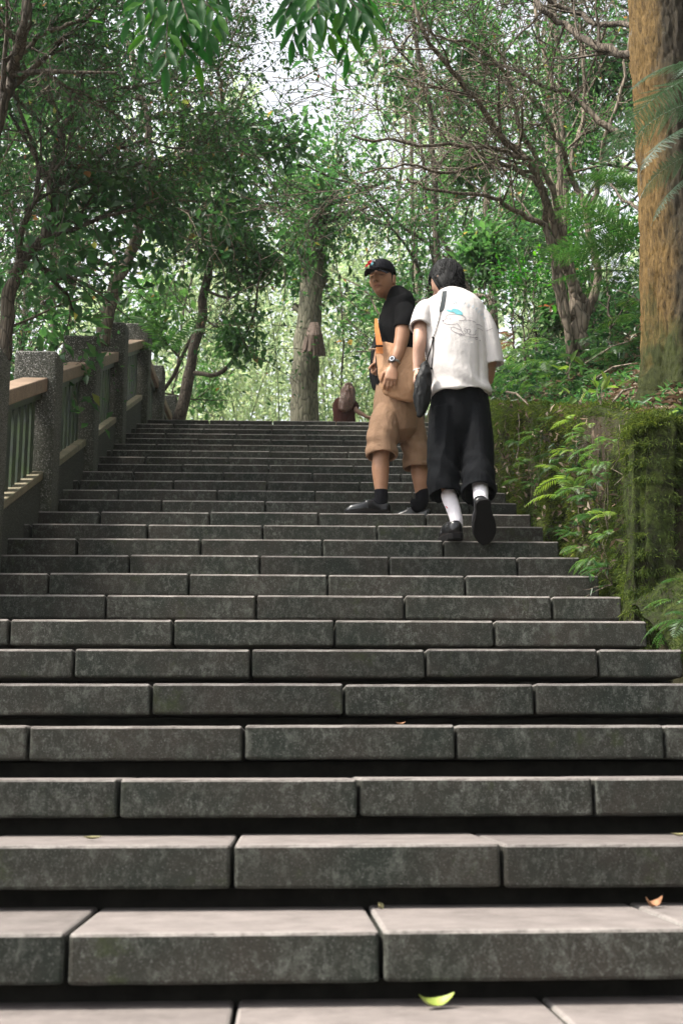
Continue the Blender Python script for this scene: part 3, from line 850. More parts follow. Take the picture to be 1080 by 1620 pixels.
# white-glossed broad leaves sprouting from the wall
def leaf_plant(loc, n, L, W, mat, label, name='leafy_plant', spread=.06, seed=0, bias=(-.6, -.4, .2), tint=(0.2, .8), cat='plant', group=None, h=0.12, stems=5):
    g = np.random.default_rng(seed + 900); root = thing(name, label, cat, tuple(loc), 0, group)
    mb = MB(); pos = []; ax = []
    for k in range(stems):
        d = unit((np.array(bias) + g.normal(0, .55, 3) + [0, 0, .3])[None])[0]; q = np.zeros(3); pts = [q.copy()]
        for i in range(5):
            d = unit((d + g.normal(0, .18, 3) - [0, 0, .07])[None])[0]; q = q + d * h / 4; pts.append(q.copy())
        mb.tube([Vector(p_) for p_ in pts], [0.0035, .003, .0028, .002, .0018, .0012], 3, False)
        m = max(2, n // stems)
        for i in range(m):
            t = g.uniform(.25, 1) * 4.99; a = int(t); pos.append(pts[a] * (1 - (t - a)) + pts[a + 1] * (t - a)); ax.append(d * .6 + g.normal(0, .6, 3))
    pos = np.array(pos); ax = np.array(ax); k = len(pos)
    mb.build('stem', M['bark_dark'], root)
    o = leaf_object('leaves', pos, ax, unit(g.normal(0, .45, (k, 3)) + [0, 0, 1]), L * g.uniform(.6, 1.2, k), W * g.uniform(.7, 1.2, k), M[mat], root, g.uniform(tint[0], tint[1], k), True)
    o['kind'] = 'stuff'
    return root
CREEP = ['glossy creeper in the very centre', 'glossy creeper just right of centre', 'creeper hanging over the twelfth step', 'creeper close to the pillar at mid height', 'creeper beside the pillar low down', 'thin creeper high up under the yellow-green fern', 'small creeper at the seam below the wall top', 'creeper low on the far part', 'creeper nearest the black trousers', 'creeper right of the lime fern, above centre', 'lowest creeper, by the pillar foot', 'creeper left of the centre among long fronds', 'small creeper on the upper far part', 'creeper below the lime fern at the top']
for i, (px, py, n, s_) in enumerate([(935, 775, 14, 1), (950, 800, 14, 1), (925, 835, 16, 1), (950, 870, 18, 1), (965, 900, 14, .9), (905, 720, 10, .9), (870, 700, 8, .8), (835, 755, 14, .8), (808, 735, 12, .7), (925, 745, 10, 1), (968, 925, 14, .8), (900, 800, 10, .9), (845, 720, 10, .8), (930, 700, 8, .9)]):
    p = PXw(px, py, XR + 0.05)
    leaf_plant(p, n, .055 * s_, .017 * s_, 'leaf_dark', CREEP[i] + ' on the mossy wall', 'creeper', seed=i, tint=(.1, .7), group='creepers growing on the mossy wall')

# lower right corner ferns
fern(P(1095, 985, 5.35), PI + 0.2, 6, .75, 'dark', 'dark green fern in front of the pillar at the right edge', group='ferns at the foot of the pillar')
fern(P(1092, 960, 5.6), PI - 0.2, 6, .7, 'green', 'pale fern behind the dark one at the foot of the pillar', group='ferns at the foot of the pillar')
fern(P(1090, 930, 5.75), PI, 4, .5, 'dark', 'small fern leaning against the right face of the pillar', group='ferns at the foot of the pillar')

# ------------------------------------------------------------------ big trunk at the right
def big_tree():
    c = P(1086, 640, 6.9); bx, by = c.x, c.y; zb = 2.50
    root = thing('broad_trunk_tree', 'big tan-barked tree with mossy flared roots standing behind the pillar', 'tree', (bx, by, zb))
    nz, ns = 420, 120; H = 13.0; V = []
    for j in range(nz):
        t = j / (nz - 1); z = -0.35 + H * t ** 1.5
        for k in range(ns):
            a = 2 * PI * k / ns
            fl = math.exp(-max(0, z + .02) / 0.26)
            lobe = sum(q * math.exp(-(((a - R(c0_) + PI) % (2 * PI) - PI) / w0_) ** 2) for c0_, w0_, q in ((200, .30, 1.0), (243, .22, .9), (290, .35, .8), (350, .4, .7), (60, .5, .6), (130, .4, .7)))
            r = 0.228 * (1 - 0.30 * t) + fl * (0.02 + 0.15 * lobe) + 0.014 * math.sin(a * 3 + z * 0.6) * (1 - fl)
            r += 0.008 * math.sin(z * 3.3) * math.cos(a - 2.6)
            V.append((r * math.cos(a), r * math.sin(a), z))
    V = np.array(V); rad = np.linalg.norm(V[:, :2], axis=1, keepdims=True); dr = V[:, :2] / rad
    nz_ = fbm(np.stack([V[:, 0] * 3, V[:, 1] * 3, V[:, 2] * 0.55], 1), 9, 3, 8)[:, None]
    V[:, :2] += dr * (nz_ * 0.026)
    V[:, :2] += dr * (-0.010) * (np.abs(fbm(np.stack([V[:, 0], V[:, 1], V[:, 2] * .15], 1), 40, 2, 4)) < .12)[:, None]
    Fc = [(j * ns + k, j * ns + (k + 1) % ns, (j + 1) * ns + (k + 1) % ns, (j + 1) * ns + k) for j in range(nz - 1) for k in range(ns)]
    s = NT('big_trunk_bark')
    v = s.vec('Object', (1, 1, 0.16)); v2 = s.vec('Object', (1, 1, .45))
    gfine = s.noise(70, 8, 0.8, s.vec('Object', (1, 1, 0.45)), 0.6); cr = s.noise(30, 6, .85, s.vec('Object', (1, 1, .16)), 2.0)
    xyz = s.n('ShaderNodeSeparateXYZ'); s.l(s.co.outputs['Object'], xyz.inputs[0])
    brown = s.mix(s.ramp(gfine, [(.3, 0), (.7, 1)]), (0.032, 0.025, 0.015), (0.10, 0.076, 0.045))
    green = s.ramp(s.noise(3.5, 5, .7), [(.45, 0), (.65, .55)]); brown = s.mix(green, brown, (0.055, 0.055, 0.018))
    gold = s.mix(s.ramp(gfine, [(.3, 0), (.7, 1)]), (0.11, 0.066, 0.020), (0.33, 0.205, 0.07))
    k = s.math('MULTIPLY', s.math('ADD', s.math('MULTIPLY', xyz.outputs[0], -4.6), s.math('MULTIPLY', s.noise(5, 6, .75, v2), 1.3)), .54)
    col = s.mix(s.ramp(k, [(.53, 0), (.62, .4), (.76, 1)]), brown, gold)  # golden algae on the left flank, with the light from that side painted in
    li = s.ramp(s.noise(14, 6, .8, v2), [(.60, 0), (.70, .7)]); col = s.mix(li, col, (0.24, 0.23, 0.19))
    col = s.mix(s.ramp(cr, [(.33, .9), (.46, 0)]), col, (0.018, 0.012, 0.006))
    mf = s.ramp(s.math('SUBTRACT', s.noise(4, 6, .7, v2), s.math('MULTIPLY', xyz.outputs[2], .62)), [(.10, 0), (.30, .97)])
    mc = s.mix(s.noise(60, 5, .75), (0.012, 0.022, 0.005), (0.085, 0.105, 0.022)); col = s.mix(mf, col, mc)
    h = s.math('ADD', gfine, s.math('MULTIPLY', s.ramp(cr, [(.3, 0), (.5, 1)]), 1.2))
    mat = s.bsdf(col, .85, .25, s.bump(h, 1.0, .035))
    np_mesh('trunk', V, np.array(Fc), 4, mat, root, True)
    # limbs crossing to the left, high crown
    t = Tree(501, 0.30); off = Vector((bx, by, zb))
    a = t.limb(PL((1030, 92, 6.95), (975, 84, 7.1), (925, 64, 7.3), (890, 40, 7.5), (850, 12), (820, -30, 7.8)), .030, .015)
    t.branches(a, 6, .7, .2, 3, 4, .0)
    a = t.limb(PL((1040, 40, 6.95), (960, 40, 7.4), (905, 20, 7.8), (850, -8), (800, -60)), .022, .012); t.branches(a, 5, .6, .2, 3, 4, .0)
    a = t.limb(PL((1030, 345, 6.9), (1000, 325, 7.2), (975, 305, 7.4), (966, 288, 7.5)), .014, .007, 6)
    for k in range(8):
        an = k / 8 * 2 * PI; z0 = zb + 6 + k * .5
        a = t.limb([(bx, by, z0), (bx + math.cos(an) * 1.3, by + math.sin(an) * 1.3, z0 + .7), (bx + math.cos(an) * 2.6, by + math.sin(an) * 2.6, z0 + .9)], .07, .03)
        if math.cos(an) > -.4: t.branches(a, 5, 1.1, .3, 2, 4, .0)
    o = t.mb.build('limb', M['bark_dark'], root, True); o.location = -off; o['kind'] = 'stuff'
    g = np.random.default_rng(3); tp = np.array([tuple(q[0]) for q in t.tips]); tp = tp[tp[:, 2] > 7.0]; n = 7000; idx = g.integers(0, len(tp), n)
    c = leaf_object('crown', tp[idx] + g.normal(0, .12, (n, 3)) - np.array(off), g.normal(0, 1, (n, 3)), unit(g.normal(0, .5, (n, 3)) + [0, 0, 1]), .07, .03, M['leaf_mid'], root, g.random(n) * .8, True)
    c['kind'] = 'stuff'
big_tree()

# ------------------------------------------------------------------ multi-stemmed tree on the right bank
def multistem():
    t = Tree(61, 0.33)
    main = t.limb(PL((917, 585, 9.5), (915, 540), (913, 500), (912, 470)), .080, .066, 10)
    s1 = t.limb(PL((912, 478, 9.5), (893, 420, 9.45), (868, 330, 9.3), (835, 260, 9.2), (800, 225, 9.0), (760, 170, 8.8), (715, 110, 8.6), (670, 50, 8.4), (650, -20)), .044, .012)
    s2 = t.limb(PL((912, 480, 9.55), (905, 430, 9.6), (893, 380), (885, 300, 9.7), (880, 200, 9.8), (872, 120), (850, 40), (840, -40)), .039, .014)
    s3 = t.limb(PL((903, 590, 9.4), (895, 520, 9.35), (880, 450, 9.3), (874, 392, 9.2), (860, 358, 9.2), (835, 345, 9.1), (795, 320, 9.0), (760, 310, 8.9), (690, 300, 8.8), (640, 285)), .036, .010)
    s3b = t.limb(PL((903, 560, 9.45), (886, 440, 9.4), (866, 380), (862, 330, 9.2), (845, 260, 9.0), (800, 240, 8.9), (730, 230, 8.8), (640, 226, 8.7), (555, 214, 8.6)), .034, .009)
    s4 = t.limb(PL((920, 505, 9.6), (936, 480), (944, 440, 9.6), (938, 390), (922, 320, 9.7), (905, 282), (908, 235), (918, 195, 9.8), (925, 120), (915, 20)), .041, .014)
    s5 = t.limb(PL((924, 330, 9.6), (940, 308), (950, 255, 9.5), (962, 205, 9.4), (985, 120), (1000, 40)), .028, .010)
    s6 = t.limb(PL((895, 400, 9.4), (872, 300, 9.2), (820, 190, 9.0), (800, 120, 8.9), (745, 70, 8.7), (700, 60), (640, 30)), .026, .007)
    s7 = t.limb(PL((868, 330, 9.3), (850, 290, 9.1), (790, 258, 9.0), (720, 270, 8.8), (640, 262, 8.6), (570, 275)), .022, .006)
    s8 = t.limb(PL((983, 214, 8.6), (945, 190, 8.7), (905, 150, 8.8), (870, 138), (800, 105), (740, 95)), .030, .010)
    s9 = t.limb(PL((905, 285, 9.6), (885, 230, 9.4), (850, 170, 9.2), (790, 90), (770, 20)), .024, .008)
    for pr, n, lo in ((s1, 9, .3), (s2, 7, .35), (s3, 7, .5), (s3b, 8, .45), (s4, 6, .45), (s5, 4, .4), (s6, 7, .35), (s7, 7, .3), (s8, 5, .3), (s9, 6, .3)):
        t.branches(pr, n, .75, lo, 3, 4, .02, .62, (-.3, -.1, .1))
    b = P(915, 585, 9.5)
    t.finish('multi_stemmed_tree', 'multi-stemmed brown tree with a twisting bare-branched crown on the right bank', 'tree', b, 6000, .066, .030, 'leaf_mid', 'bark_brown', None, .07, (.1, .9))
multistem()

# ------------------------------------------------------------------ named trees on the left
def left_trees():
    t = Tree(71, 0.34)
    a = t.limb(PL((6, 570, 9), (14, 480), (28, 420), (70, 375, 9.2), (84, 300), (92, 230, 9.3), (110, 180), (135, 100, 9.2), (170, 10, 9.0), (190, -60)), .058, .026)
    b = t.limb(PL((30, 415, 9), (40, 340, 8.8), (60, 310), (58, 250), (30, 170, 8.6), (10, 90)), .026, .010)
    c = t.limb(PL((84, 300, 9.2), (130, 265, 9.1), (175, 240), (230, 225, 9.0), (290, 235)), .022, .007)
    d = t.limb(PL((92, 230, 9.3), (120, 150, 9.3), (180, 140, 9.2), (240, 130), (300, 120, 9.0)), .020, .007)
    for pr, n in ((a, 17), (b, 8), (c, 9), (d, 8)): t.branches(pr, n, .95, .2, 3, 4, .02, .62, (.15, 0, .05))
    t.finish('leaning_tree', 'dark tree leaning right behind the nearest railing posts', 'tree', P(6, 570, 9), 7000, .07, .036, 'leaf_dark', 'bark_dark', None, .085, (.05, .85))
    t = Tree(72, 0.3)
    a = t.limb(PL((-70, 480, 6.6), (-30, 280, 6.6), (2, 180), (20, 105), (40, 40, 6.4), (60, -40)), .048, .028)
    b = t.limb(PL((20, 105, 6.6), (60, 60, 6.5), (110, 40, 6.4), (160, 15)), .020, .008)
    t.branches(a, 8, .7, .3, 3, 4, .02); t.branches(b, 6, .5, .2, 3, 4, .0)
    t.finish('leaning_tree', 'thick dark trunk cut off by the left edge near the top of the picture', 'tree', P(-70, 480, 6.6), 4500, .055, .028, 'leaf_dark', 'bark_dark', None, .10, (.05, .8))
    t = Tree(73, 0.34)
    a = t.limb(PL((163, 545, 11.5), (172, 490), (192, 430), (213, 388, 11.6), (228, 320), (236, 255, 11.6), (232, 190, 11.5), (215, 120), (200, 40), (190, -40)), .072, .022)
    b = t.limb(PL((236, 258, 11.6), (280, 245, 11.3), (322, 228, 11.0), (343, 190), (350, 140, 10.8), (338, 90, 10.6), (345, 20)), .034, .012)
    c = t.limb(PL((192, 430, 11.5), (140, 400, 11.3), (100, 370), (60, 340, 11.0)), .022, .008)
    d = t.limb(PL((228, 330, 11.6), (270, 330, 11.3), (330, 340), (370, 330, 11.0)), .020, .006)
    for pr, n in ((a, 15), (b, 13), (c, 8), (d, 8)): t.branches(pr, n, 1.05, .22, 3, 4, .02, .62)
    t.finish('leaning_tree', 'brown-barked tree rising behind the third railing post with a forked crown', 'tree', P(163, 545, 11.5), 7500, .075, .038, 'leaf_dark', 'bark_brown', None, .10, (.05, .85))
    t = Tree(74, 0.34)
    a = t.limb(PL((283, 665, 16), (298, 600), (318, 500), (333, 410), (343, 350, 15.8), (350, 290, 15.5), (350, 230)), .085, .03)
    b = t.limb(PL((305, 590, 16), (345, 592, 15.8), (372, 565), (398, 505, 15.6), (412, 440, 15.4), (408, 400)), .035, .012)
    c = t.limb(PL((320, 500, 16), (350, 520, 15.8), (395, 525, 15.5)), .018, .008)
    d = t.limb(PL((326, 460, 16), (370, 470, 15.7), (384, 430), (388, 370, 15.4)), .022, .008)
    e = t.limb(PL((335, 400, 16), (300, 380, 15.8), (270, 370), (240, 380)), .024, .008)
    for pr, n, L_ in ((a, 9, 1.0), (b, 4, .5), (c, 3, .4), (d, 4, .5), (e, 6, .8)): t.branches(pr, n, L_, .45, 3, 4, .02, .6)
    t.finish('leaning_tree', 'slender dark tree with upcurved lower branches beyond the last railing posts', 'tree', P(283, 665, 16), 6500, .09, .044, 'leaf_mid', 'bark_dark', None, .12, (.05, .8))
left_trees()

# ------------------------------------------------------------------ filling woodland, each tree its own
def fill():
    Lg, Rg, Cg = 'trees crowding the left slope', 'trees crowding the right bank', 'pale trees beyond the top of the steps'
    left = [(-3.1, 9.6, 6.0, .05, 'slim tree just behind the second railing post'), (-4.3, 8.6, 6.5, .06, 'dark tree at the left edge behind the nearest post'),
            (-3.6, 13.0, 8.5, .07, 'tree behind the fourth railing post'), (-5.5, 12.0, 9.0, .08, 'taller dark tree deep in the left thicket'),
            (-2.9, 15.8, 8.0, .06, 'tree behind the tallest-looking railing post'), (-5.6, 16.5, 11.0, .09, 'broad crowned tree far in the left thicket'),
            (-8.0, 15.0, 11.0, .09, 'outermost tree of the left thicket'), (-4.3, 19.5, 12.0, .08, 'tall tree beyond the landing on the left'),
            (-7.5, 21.0, 13.0, .1, 'tall dark tree far back on the left'), (-3.2, 11.2, 5.5, .045, 'thin sapling beside the third railing post')]
    for i, (x, y, h, r, lab) in enumerate(left):
        auto_tree(200 + i, x, y, h, r, .10 if i % 2 else .18, 1.5 if y < 15 else 2.2, 5200 if y < 14 else 6000, .078 if y < 14 else .105, .040 if y < 14 else .052,
                  'leaf_dark' if i % 3 else 'leaf_mid', 'bark_dark' if i % 2 else 'bark_brown', lab, group=Lg, lean=(.5 if i % 2 else .0, -.6), limbs=14, kids=4, spread=.13 if y < 14 else .18, tone=(.0, .85))
    right = [(3.0, 12.6, 6.0, .05, 'slim tree on the bank just past the multi-stemmed tree'), (4.3, 10.6, 7.0, .06, 'tree on the bank between the multi-stemmed tree and the big trunk'),
             (3.2, 14.0, 8.0, .07, 'tree behind the men on the right bank'), (2.2, 16.0, 8.5, .07, 'dark tree near the top right end of the steps'),
             (4.8, 12.5, 8.0, .08, 'dark tree high on the right bank'), (5.5, 16.5, 10.0, .09, 'tall dark tree at the back of the right bank'),
             (3.3, 19.0, 11.0, .09, 'tall tree behind the top of the right bank'), (7.0, 20.0, 12.0, .1, 'outermost tree far back on the right'),
             (2.4, 21.5, 11.5, .07, 'dark tree overhanging the landing behind the men'), (5.8, 8.6, 7.5, .06, 'tree on the bank behind the big tan trunk')]
    for i, (x, y, h, r, lab) in enumerate(right):
        auto_tree(240 + i, x, y, h, r, .08 if i % 2 else .2, 1.6 if y < 15 else 2.3, 7000 if y < 14 else 7000, .078 if y < 14 else .105, .038 if y < 14 else .052,
                  'leaf_dark' if i % 3 else 'leaf_mid', 'bark_dark' if i % 2 else 'bark_brown', lab, group=Rg, lean=(-.6 if i % 2 else -.1, -.3), limbs=14, kids=4, spread=.12 if y < 14 else .18, tone=(.0, .85))
    ctr = [(-3.5, 27, 11, .09, 'pale airy tree left of the big grey trunk'), (-2.0, 33, 13, .09, 'pale feathery tree in the bright gap'), (2.6, 27, 12, .09, 'pale tree behind the men'),
           (-6.5, 31, 14, .1, 'pale tree at the left of the bright gap'), (5.5, 32, 14, .1, 'pale tree far behind the right bank'), (1.0, 34, 10, .1, 'low pale tree far back in the bright gap')]
    for i, (x, y, h, r, lab) in enumerate(ctr):
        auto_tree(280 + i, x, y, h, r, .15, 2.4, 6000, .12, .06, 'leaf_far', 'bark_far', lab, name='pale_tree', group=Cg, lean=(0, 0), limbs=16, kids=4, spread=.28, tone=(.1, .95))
    # big grey-green trunk beyond the landing with peeling bark bundle
    t = Tree(90, .25); a = t.limb(PL((484, 690, 20), (482, 620), (486, 540), (492, 460), (497, 380), (500, 300)), .245, .16, 16)
    t.branches(a, 6, 1.2, .85, 2, 3, .0); t.branches(a, 12, .55, .5, 2, 3, .0)
    root = t.finish('grey_trunk_tree', 'thick grey-green trunk beyond the landing with a bundle of dry bark strips hanging on it', 'tree', P(484, 690, 20), 5000, .09, .04, 'leaf_mid', 'bark_far', None, .2, (.2, .9))
    off = Vector(root.location); g = random.Random(8)
    top = P(497, 512, 19.55)
    s = plain('dry_bark_strip', (0.13, 0.095, 0.075), .8, .2, .4, 25)
    for k in range(15):
        u = k / 14; bx_ = 480 + u * 32 + g.uniform(-2, 2); yb = 556 + g.uniform(-3, 3) + (8 if u > .5 else 0)
        if .40 < u < .48: yb = 545 + g.uniform(-4, 4)
        Yk = 19.55 - .10 * math.sin(u * PI)
        mb = MB(); p0 = P(492 + u * 10, 510, 19.6); p1 = P((492 + u * 10 + bx_) / 2, 530, Yk - .02); p2 = P(bx_, yb, Yk)
        wd = .031
        mb.add([p0 + Vector((-wd * .4, 0, 0)), p0 + Vector((wd * .4, -.01, 0)), p1 + Vector((-wd, 0, 0)), p1 + Vector((0, -.02, 0)), p1 + Vector((wd, .01, 0)), p2 + Vector((-wd, .01, 0)), p2 + Vector((0, -.025, 0)), p2 + Vector((wd, 0.01, 0))],
               [(0, 2, 3, 1), (1, 3, 4), (2, 5, 6, 3), (3, 6, 7, 4)])
        o = mb.build('bark_strip', s, root); o.location = -off
    for i, (x, y, h, n_, lx, lab) in enumerate([(-2.5, 17.8, 6.0, 2600, 2.3, 'slim tree arching over the landing from the left'), (-2.4, 22.5, 7.5, 3000, .8, 'airy tree left of the big grey trunk'), (1.3, 23.5, 7.0, 3000, -.3, 'airy tree right of the big grey trunk'), (3.3, 18.0, 6.5, 2600, -2.0, 'slim tree arching over the landing from the right')]):
        auto_tree(400 + i, x, y, h, .045, .25, 1.3, n_, .10, .05, 'leaf_mid', 'bark_dark', lab, group='airy trees around the landing', lean=(lx, 0), limbs=12, kids=4, spread=.16, tone=(.3, .95))
    # bamboo culms
    g = np.random.default_rng(12); r = random.Random(12)
    order = sorted(range(26), key=lambda k: [300, 322, 338, 352, 366, 378, 392, 404, 417, 428, 440, 452, 530, 542, 556, 566, 574, 590, 512, 461, 610, 640, 262, 245, 345, 410][k])
    words_ = 'first second third fourth fifth sixth seventh eighth ninth tenth eleventh twelfth thirteenth fourteenth fifteenth sixteenth seventeenth eighteenth nineteenth twentieth twenty-first twenty-second twenty-third twenty-fourth twenty-fifth twenty-sixth'.split()
    BAM = {k: words_[i] + ' slender bamboo culm counted from the left in the bright gap' for i, k in enumerate(order)}
    cul = plain('bamboo_culm', (0.16, 0.20, 0.09), .45, .4, .3, 6)
    for k in range(26):
        px = [300, 322, 338, 352, 366, 378, 392, 404, 417, 428, 440, 452, 530, 542, 556, 566, 574, 590, 512, 461, 610, 640, 262, 245, 345, 410][k]
        Y = 23 + (k * 37 % 11) * .6
        b = P(px, 700, Y); b.z = 4.0
        tp = Vector((b.x + r.uniform(-2.2, 2.2), b.y + r.uniform(-.5, .5), b.z + r.uniform(5, 10)))
        root = thing('bamboo', BAM[k], 'bamboo', tuple(b), 0, 'bamboo culms in the bright gap')
        mb = MB(); n = 9; pts = [b.lerp(tp, i / n) + Vector((.12 * math.sin(i * .7 + k), 0, 0)) for i in range(n + 1)]
        mb.tube(pts, [.035 * (1 - .07 * i) * r.uniform(.45, .6) for i in range(n + 1)], 6, False)
        o = mb.build('culm', cul, root, True); o.location = -b
        m = 900; tt = g.uniform(.25, 1, m); pp = np.array(b)[None] * (1 - tt[:, None]) + np.array(tp)[None] * tt[:, None] + g.normal(0, .62, (m, 3))
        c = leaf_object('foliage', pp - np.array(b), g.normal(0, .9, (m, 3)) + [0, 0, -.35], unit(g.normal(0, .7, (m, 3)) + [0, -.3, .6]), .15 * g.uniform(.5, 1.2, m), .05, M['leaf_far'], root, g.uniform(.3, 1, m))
        c['kind'] = 'stuff'
    # far woodland mass
    g = np.random.default_rng(14); n = 60000
    th = g.uniform(-.62, .62, n); Rr = g.uniform(36, 52, n); x = Rr * np.sin(th); y = Rr * np.cos(th)
    top_ = 14 + 7 * np.abs(th) / .6 * 2 + 5 * fbm(np.stack([x, y, 0 * x], 1), .15, 3, 6)
    z = 1 + (top_ - 1) * g.random(n) ** .9
    dn = fbm(np.stack([x, y, z], 1), .35, 3, 9); ok = dn + g.normal(0, .12, n) > (-.02 - .25 * np.abs(th) / .6)
    pos = np.stack([x, y, z], 1)[ok]; k = len(pos)
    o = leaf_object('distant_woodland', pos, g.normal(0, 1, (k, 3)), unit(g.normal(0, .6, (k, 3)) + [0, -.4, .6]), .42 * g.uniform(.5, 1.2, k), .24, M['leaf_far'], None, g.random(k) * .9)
    tag(o, 'hazy pale green woodland far beyond the landing', 'woodland', kind='stuff')
fill()

# ------------------------------------------------------------------ understory
def understory():
    g = np.random.default_rng(21)
    # low leafy ground cover on both banks
    def cover(name, label, xr, yr, n, L, W, mat, hmax, seed, tint=(0, .8), cat='undergrowth', zoff=0.0, lay=False):
        x = g.uniform(*xr, n); y = g.uniform(*yr, n)
        m = fbm(np.stack([x, y, 0 * x], 1), 1.1, 3, seed); ok = m + g.normal(0, .2, n) > -.15
        x, y, m = x[ok], y[ok], m[ok]; k = len(x)
        z = np.array([ground_z(a, b) for a, b in zip(x, y)]) + zoff + np.clip(m + .35, .02, 1) * hmax * g.random(k)
        ax = g.normal(0, 1, (k, 3)) * ([1, 1, .15] if lay else [1, 1, .5]); nr = unit(g.normal(0, .3 if lay else .5, (k, 3)) + [0, -.15, 1])
        o = leaf_object(name, np.stack([x, y, z], 1), ax, nr, L * g.uniform(.5, 1.3, k), W * g.uniform(.6, 1.2, k), M[mat], None, g.uniform(tint[0], tint[1], k), not lay)
        tag(o, label, cat, kind='stuff')
    cover('undergrowth', 'dark green undergrowth covering the right bank', (1.95, 7.5), (8.6, 17), 42000, .075, .032, 'leaf_dark', .55, 1)
    cover('undergrowth', 'low green undergrowth on the near right bank', (1.8, 3.4), (6.3, 9.2), 4500, .05, .022, 'leaf_mid', .14, 2)
    cover('undergrowth', 'shaded undergrowth covering the left slope', (-9, -2.1), (5.5, 18), 42000, .08, .036, 'leaf_dark', .8, 3)
    cover('undergrowth', 'light undergrowth beyond the landing', (-6, 7), (20.5, 27), 9000, .14, .05, 'leaf_mid', .9, 4, (.3, .9))
    cover('fallen_leaves', 'brown dead leaves littering the bank beside the big trunk', (1.78, 3.6), (6.1, 10.2), 9000, .075, .045, 'leaf_litter', .035, 5, (0, 1), 'leaf litter', .012, True)
    cover('undergrowth', 'small plants on the slope right of the pillar', (1.86, 3.0), (5.3, 6.4), 2200, .06, .026, 'leaf_dark', .22, 6, (0, .9))
    # shrubs
    rs = [(2.15, 10.9, 'bright shrub right of the white shirt'), (2.4, 11.6, 'shrub behind the bright one on the right bank'), (2.05, 12.4, 'shrub near the upper steps on the right'),
          (2.75, 10.2, 'shrub left of the multi-stemmed tree'), (2.9, 11.3, 'glossy shrub under the twisting branches'), (3.4, 9.2, 'glossy shrub between the two right trees'),
          (3.2, 10.6, 'dark shrub behind the multi-stemmed tree'), (2.0, 13.6, 'shrub at the top right end of the steps'), (1.9, 15.2, 'shrub beside the landing on the right'),
          (3.7, 8.1, 'dark shrub close behind the big trunk'), (2.5, 13.2, 'tall shrub on the bank above the men'), (3.1, 12.4, 'dense shrub under the right canopy')]
    for i, (x, y, lab) in enumerate(rs):
        auto_tree(300 + i, x, y, 1.15 + .25 * (i % 3), .016, .15, .55, 1500, .085, .040, ['leaf_fresh', 'leaf_dark', 'leaf_mid'][i % 3], 'bark_dark', lab + ' with glossy leaves' if 'gloss' not in lab else lab, name='shrub',
                  group='shrubs on the right bank', limbs=8, kids=3, maxl=2, spread=.10, tone=(.1, .9))
        bpy.context.scene.objects  # keep order
    ls = [(-3.0, 7.6, 'shrub behind the nearest railing bay'), (-3.1, 9.2, 'shrub behind the second railing bay'), (-3.2, 10.9, 'shrub behind the third railing bay'), (-3.2, 12.8, 'shrub behind the fourth railing bay'),
          (-3.4, 14.9, 'shrub behind the railing at the landing'), (-2.2, 16.8, 'shrub between the last railing posts and the slender tree'), (-3.4, 8.4, 'low dark shrub deep behind the nearest bay')]
    for i, (x, y, lab) in enumerate(ls):
        auto_tree(330 + i, x, y, 1.5 + .25 * (i % 3), .018, .15, .6, 1500, .075, .036, 'leaf_dark' if i % 2 else 'leaf_mid', 'bark_dark', lab, name='shrub', group='shrubs behind the railing', limbs=8, kids=3, maxl=2, spread=.10)
    # ferns
    bank = [(1010, 505, 8.9, 'green', 5, 1.3, 'fern left of the big trunk'), (985, 560, 8.6, 'dark', 6, 1.3, 'silvery fern right of the multi-stemmed tree base'), (960, 600, 8.2, 'dark', 5, .9, 'low fern in the leaf litter'),
            (870, 575, 9.3, 'green', 6, 1.1, 'fern left of the multi-stemmed tree base'), (840, 600, 9.2, 'green', 5, .9, 'fern near the mossy ledge'), (800, 590, 9.9, 'dark', 6, 1.0, 'dark fern behind the white sleeve'),
            (820, 560, 10.2, 'green', 6, 1.2, 'fern above the mossy ledge'), (945, 540, 9.3, 'dark', 5, 1.1, 'fern against the right stem of the multi-stemmed tree'),
            (880, 610, 8.9, 'green', 5, .6, 'small fern at the edge of the leaf litter'), (1000, 610, 7.6, 'green', 4, .5, 'small fern beside the mossy roots')]
    for px, py, Y, kd, n, s_, lab in bank:
        p = P(px, py, Y); p.z = max(p.z, ground_z(p.x, p.y))
        fern(p, PI * 1.25, n, s_, kd, lab, group='ferns on the right bank', fan=300)
    fern(P(815, 545, 9.9), PI, 4, .9, 'rust', 'dried rusty-brown fern beside the white sleeve', name='dried_fern', fan=120)
    fern(P(1030, 395, 8.4), PI, 5, 1.25, 'big', 'bright green fern with wide flat fronds left of the big trunk', fan=60)
    fern(P(1035, 440, 8.3), PI - .1, 3, 1.1, 'big', 'lower bright green fern behind the big trunk', fan=40)
    fern(P(1030, 300, 8.8), PI, 3, 1.1, 'big', 'upper bright fern behind the big trunk', fan=60)
    fern(P(262, 560, 13.5), -1.2, 7, 2.4, 'dark', 'dark fern rising beyond the top railing posts', fan=330, pitch=.5)
    # tree fern at the upper right
    c = P(1150, 110, 5.7); root = thing('tree_fern', 'tree fern whose drooping silvery fronds cross the big trunk at the upper right', 'fern', (c.x, c.y, ground_z(c.x, c.y) - .1))
    off = Vector(root.location); mb = MB(); mb.tube([off, off + Vector((.05, 0, 1.2)), c - Vector((0, 0, .1))], [.09, .075, .06], 12); o = mb.build('trunk', M['bark_dark'], root, True); o.location = -off
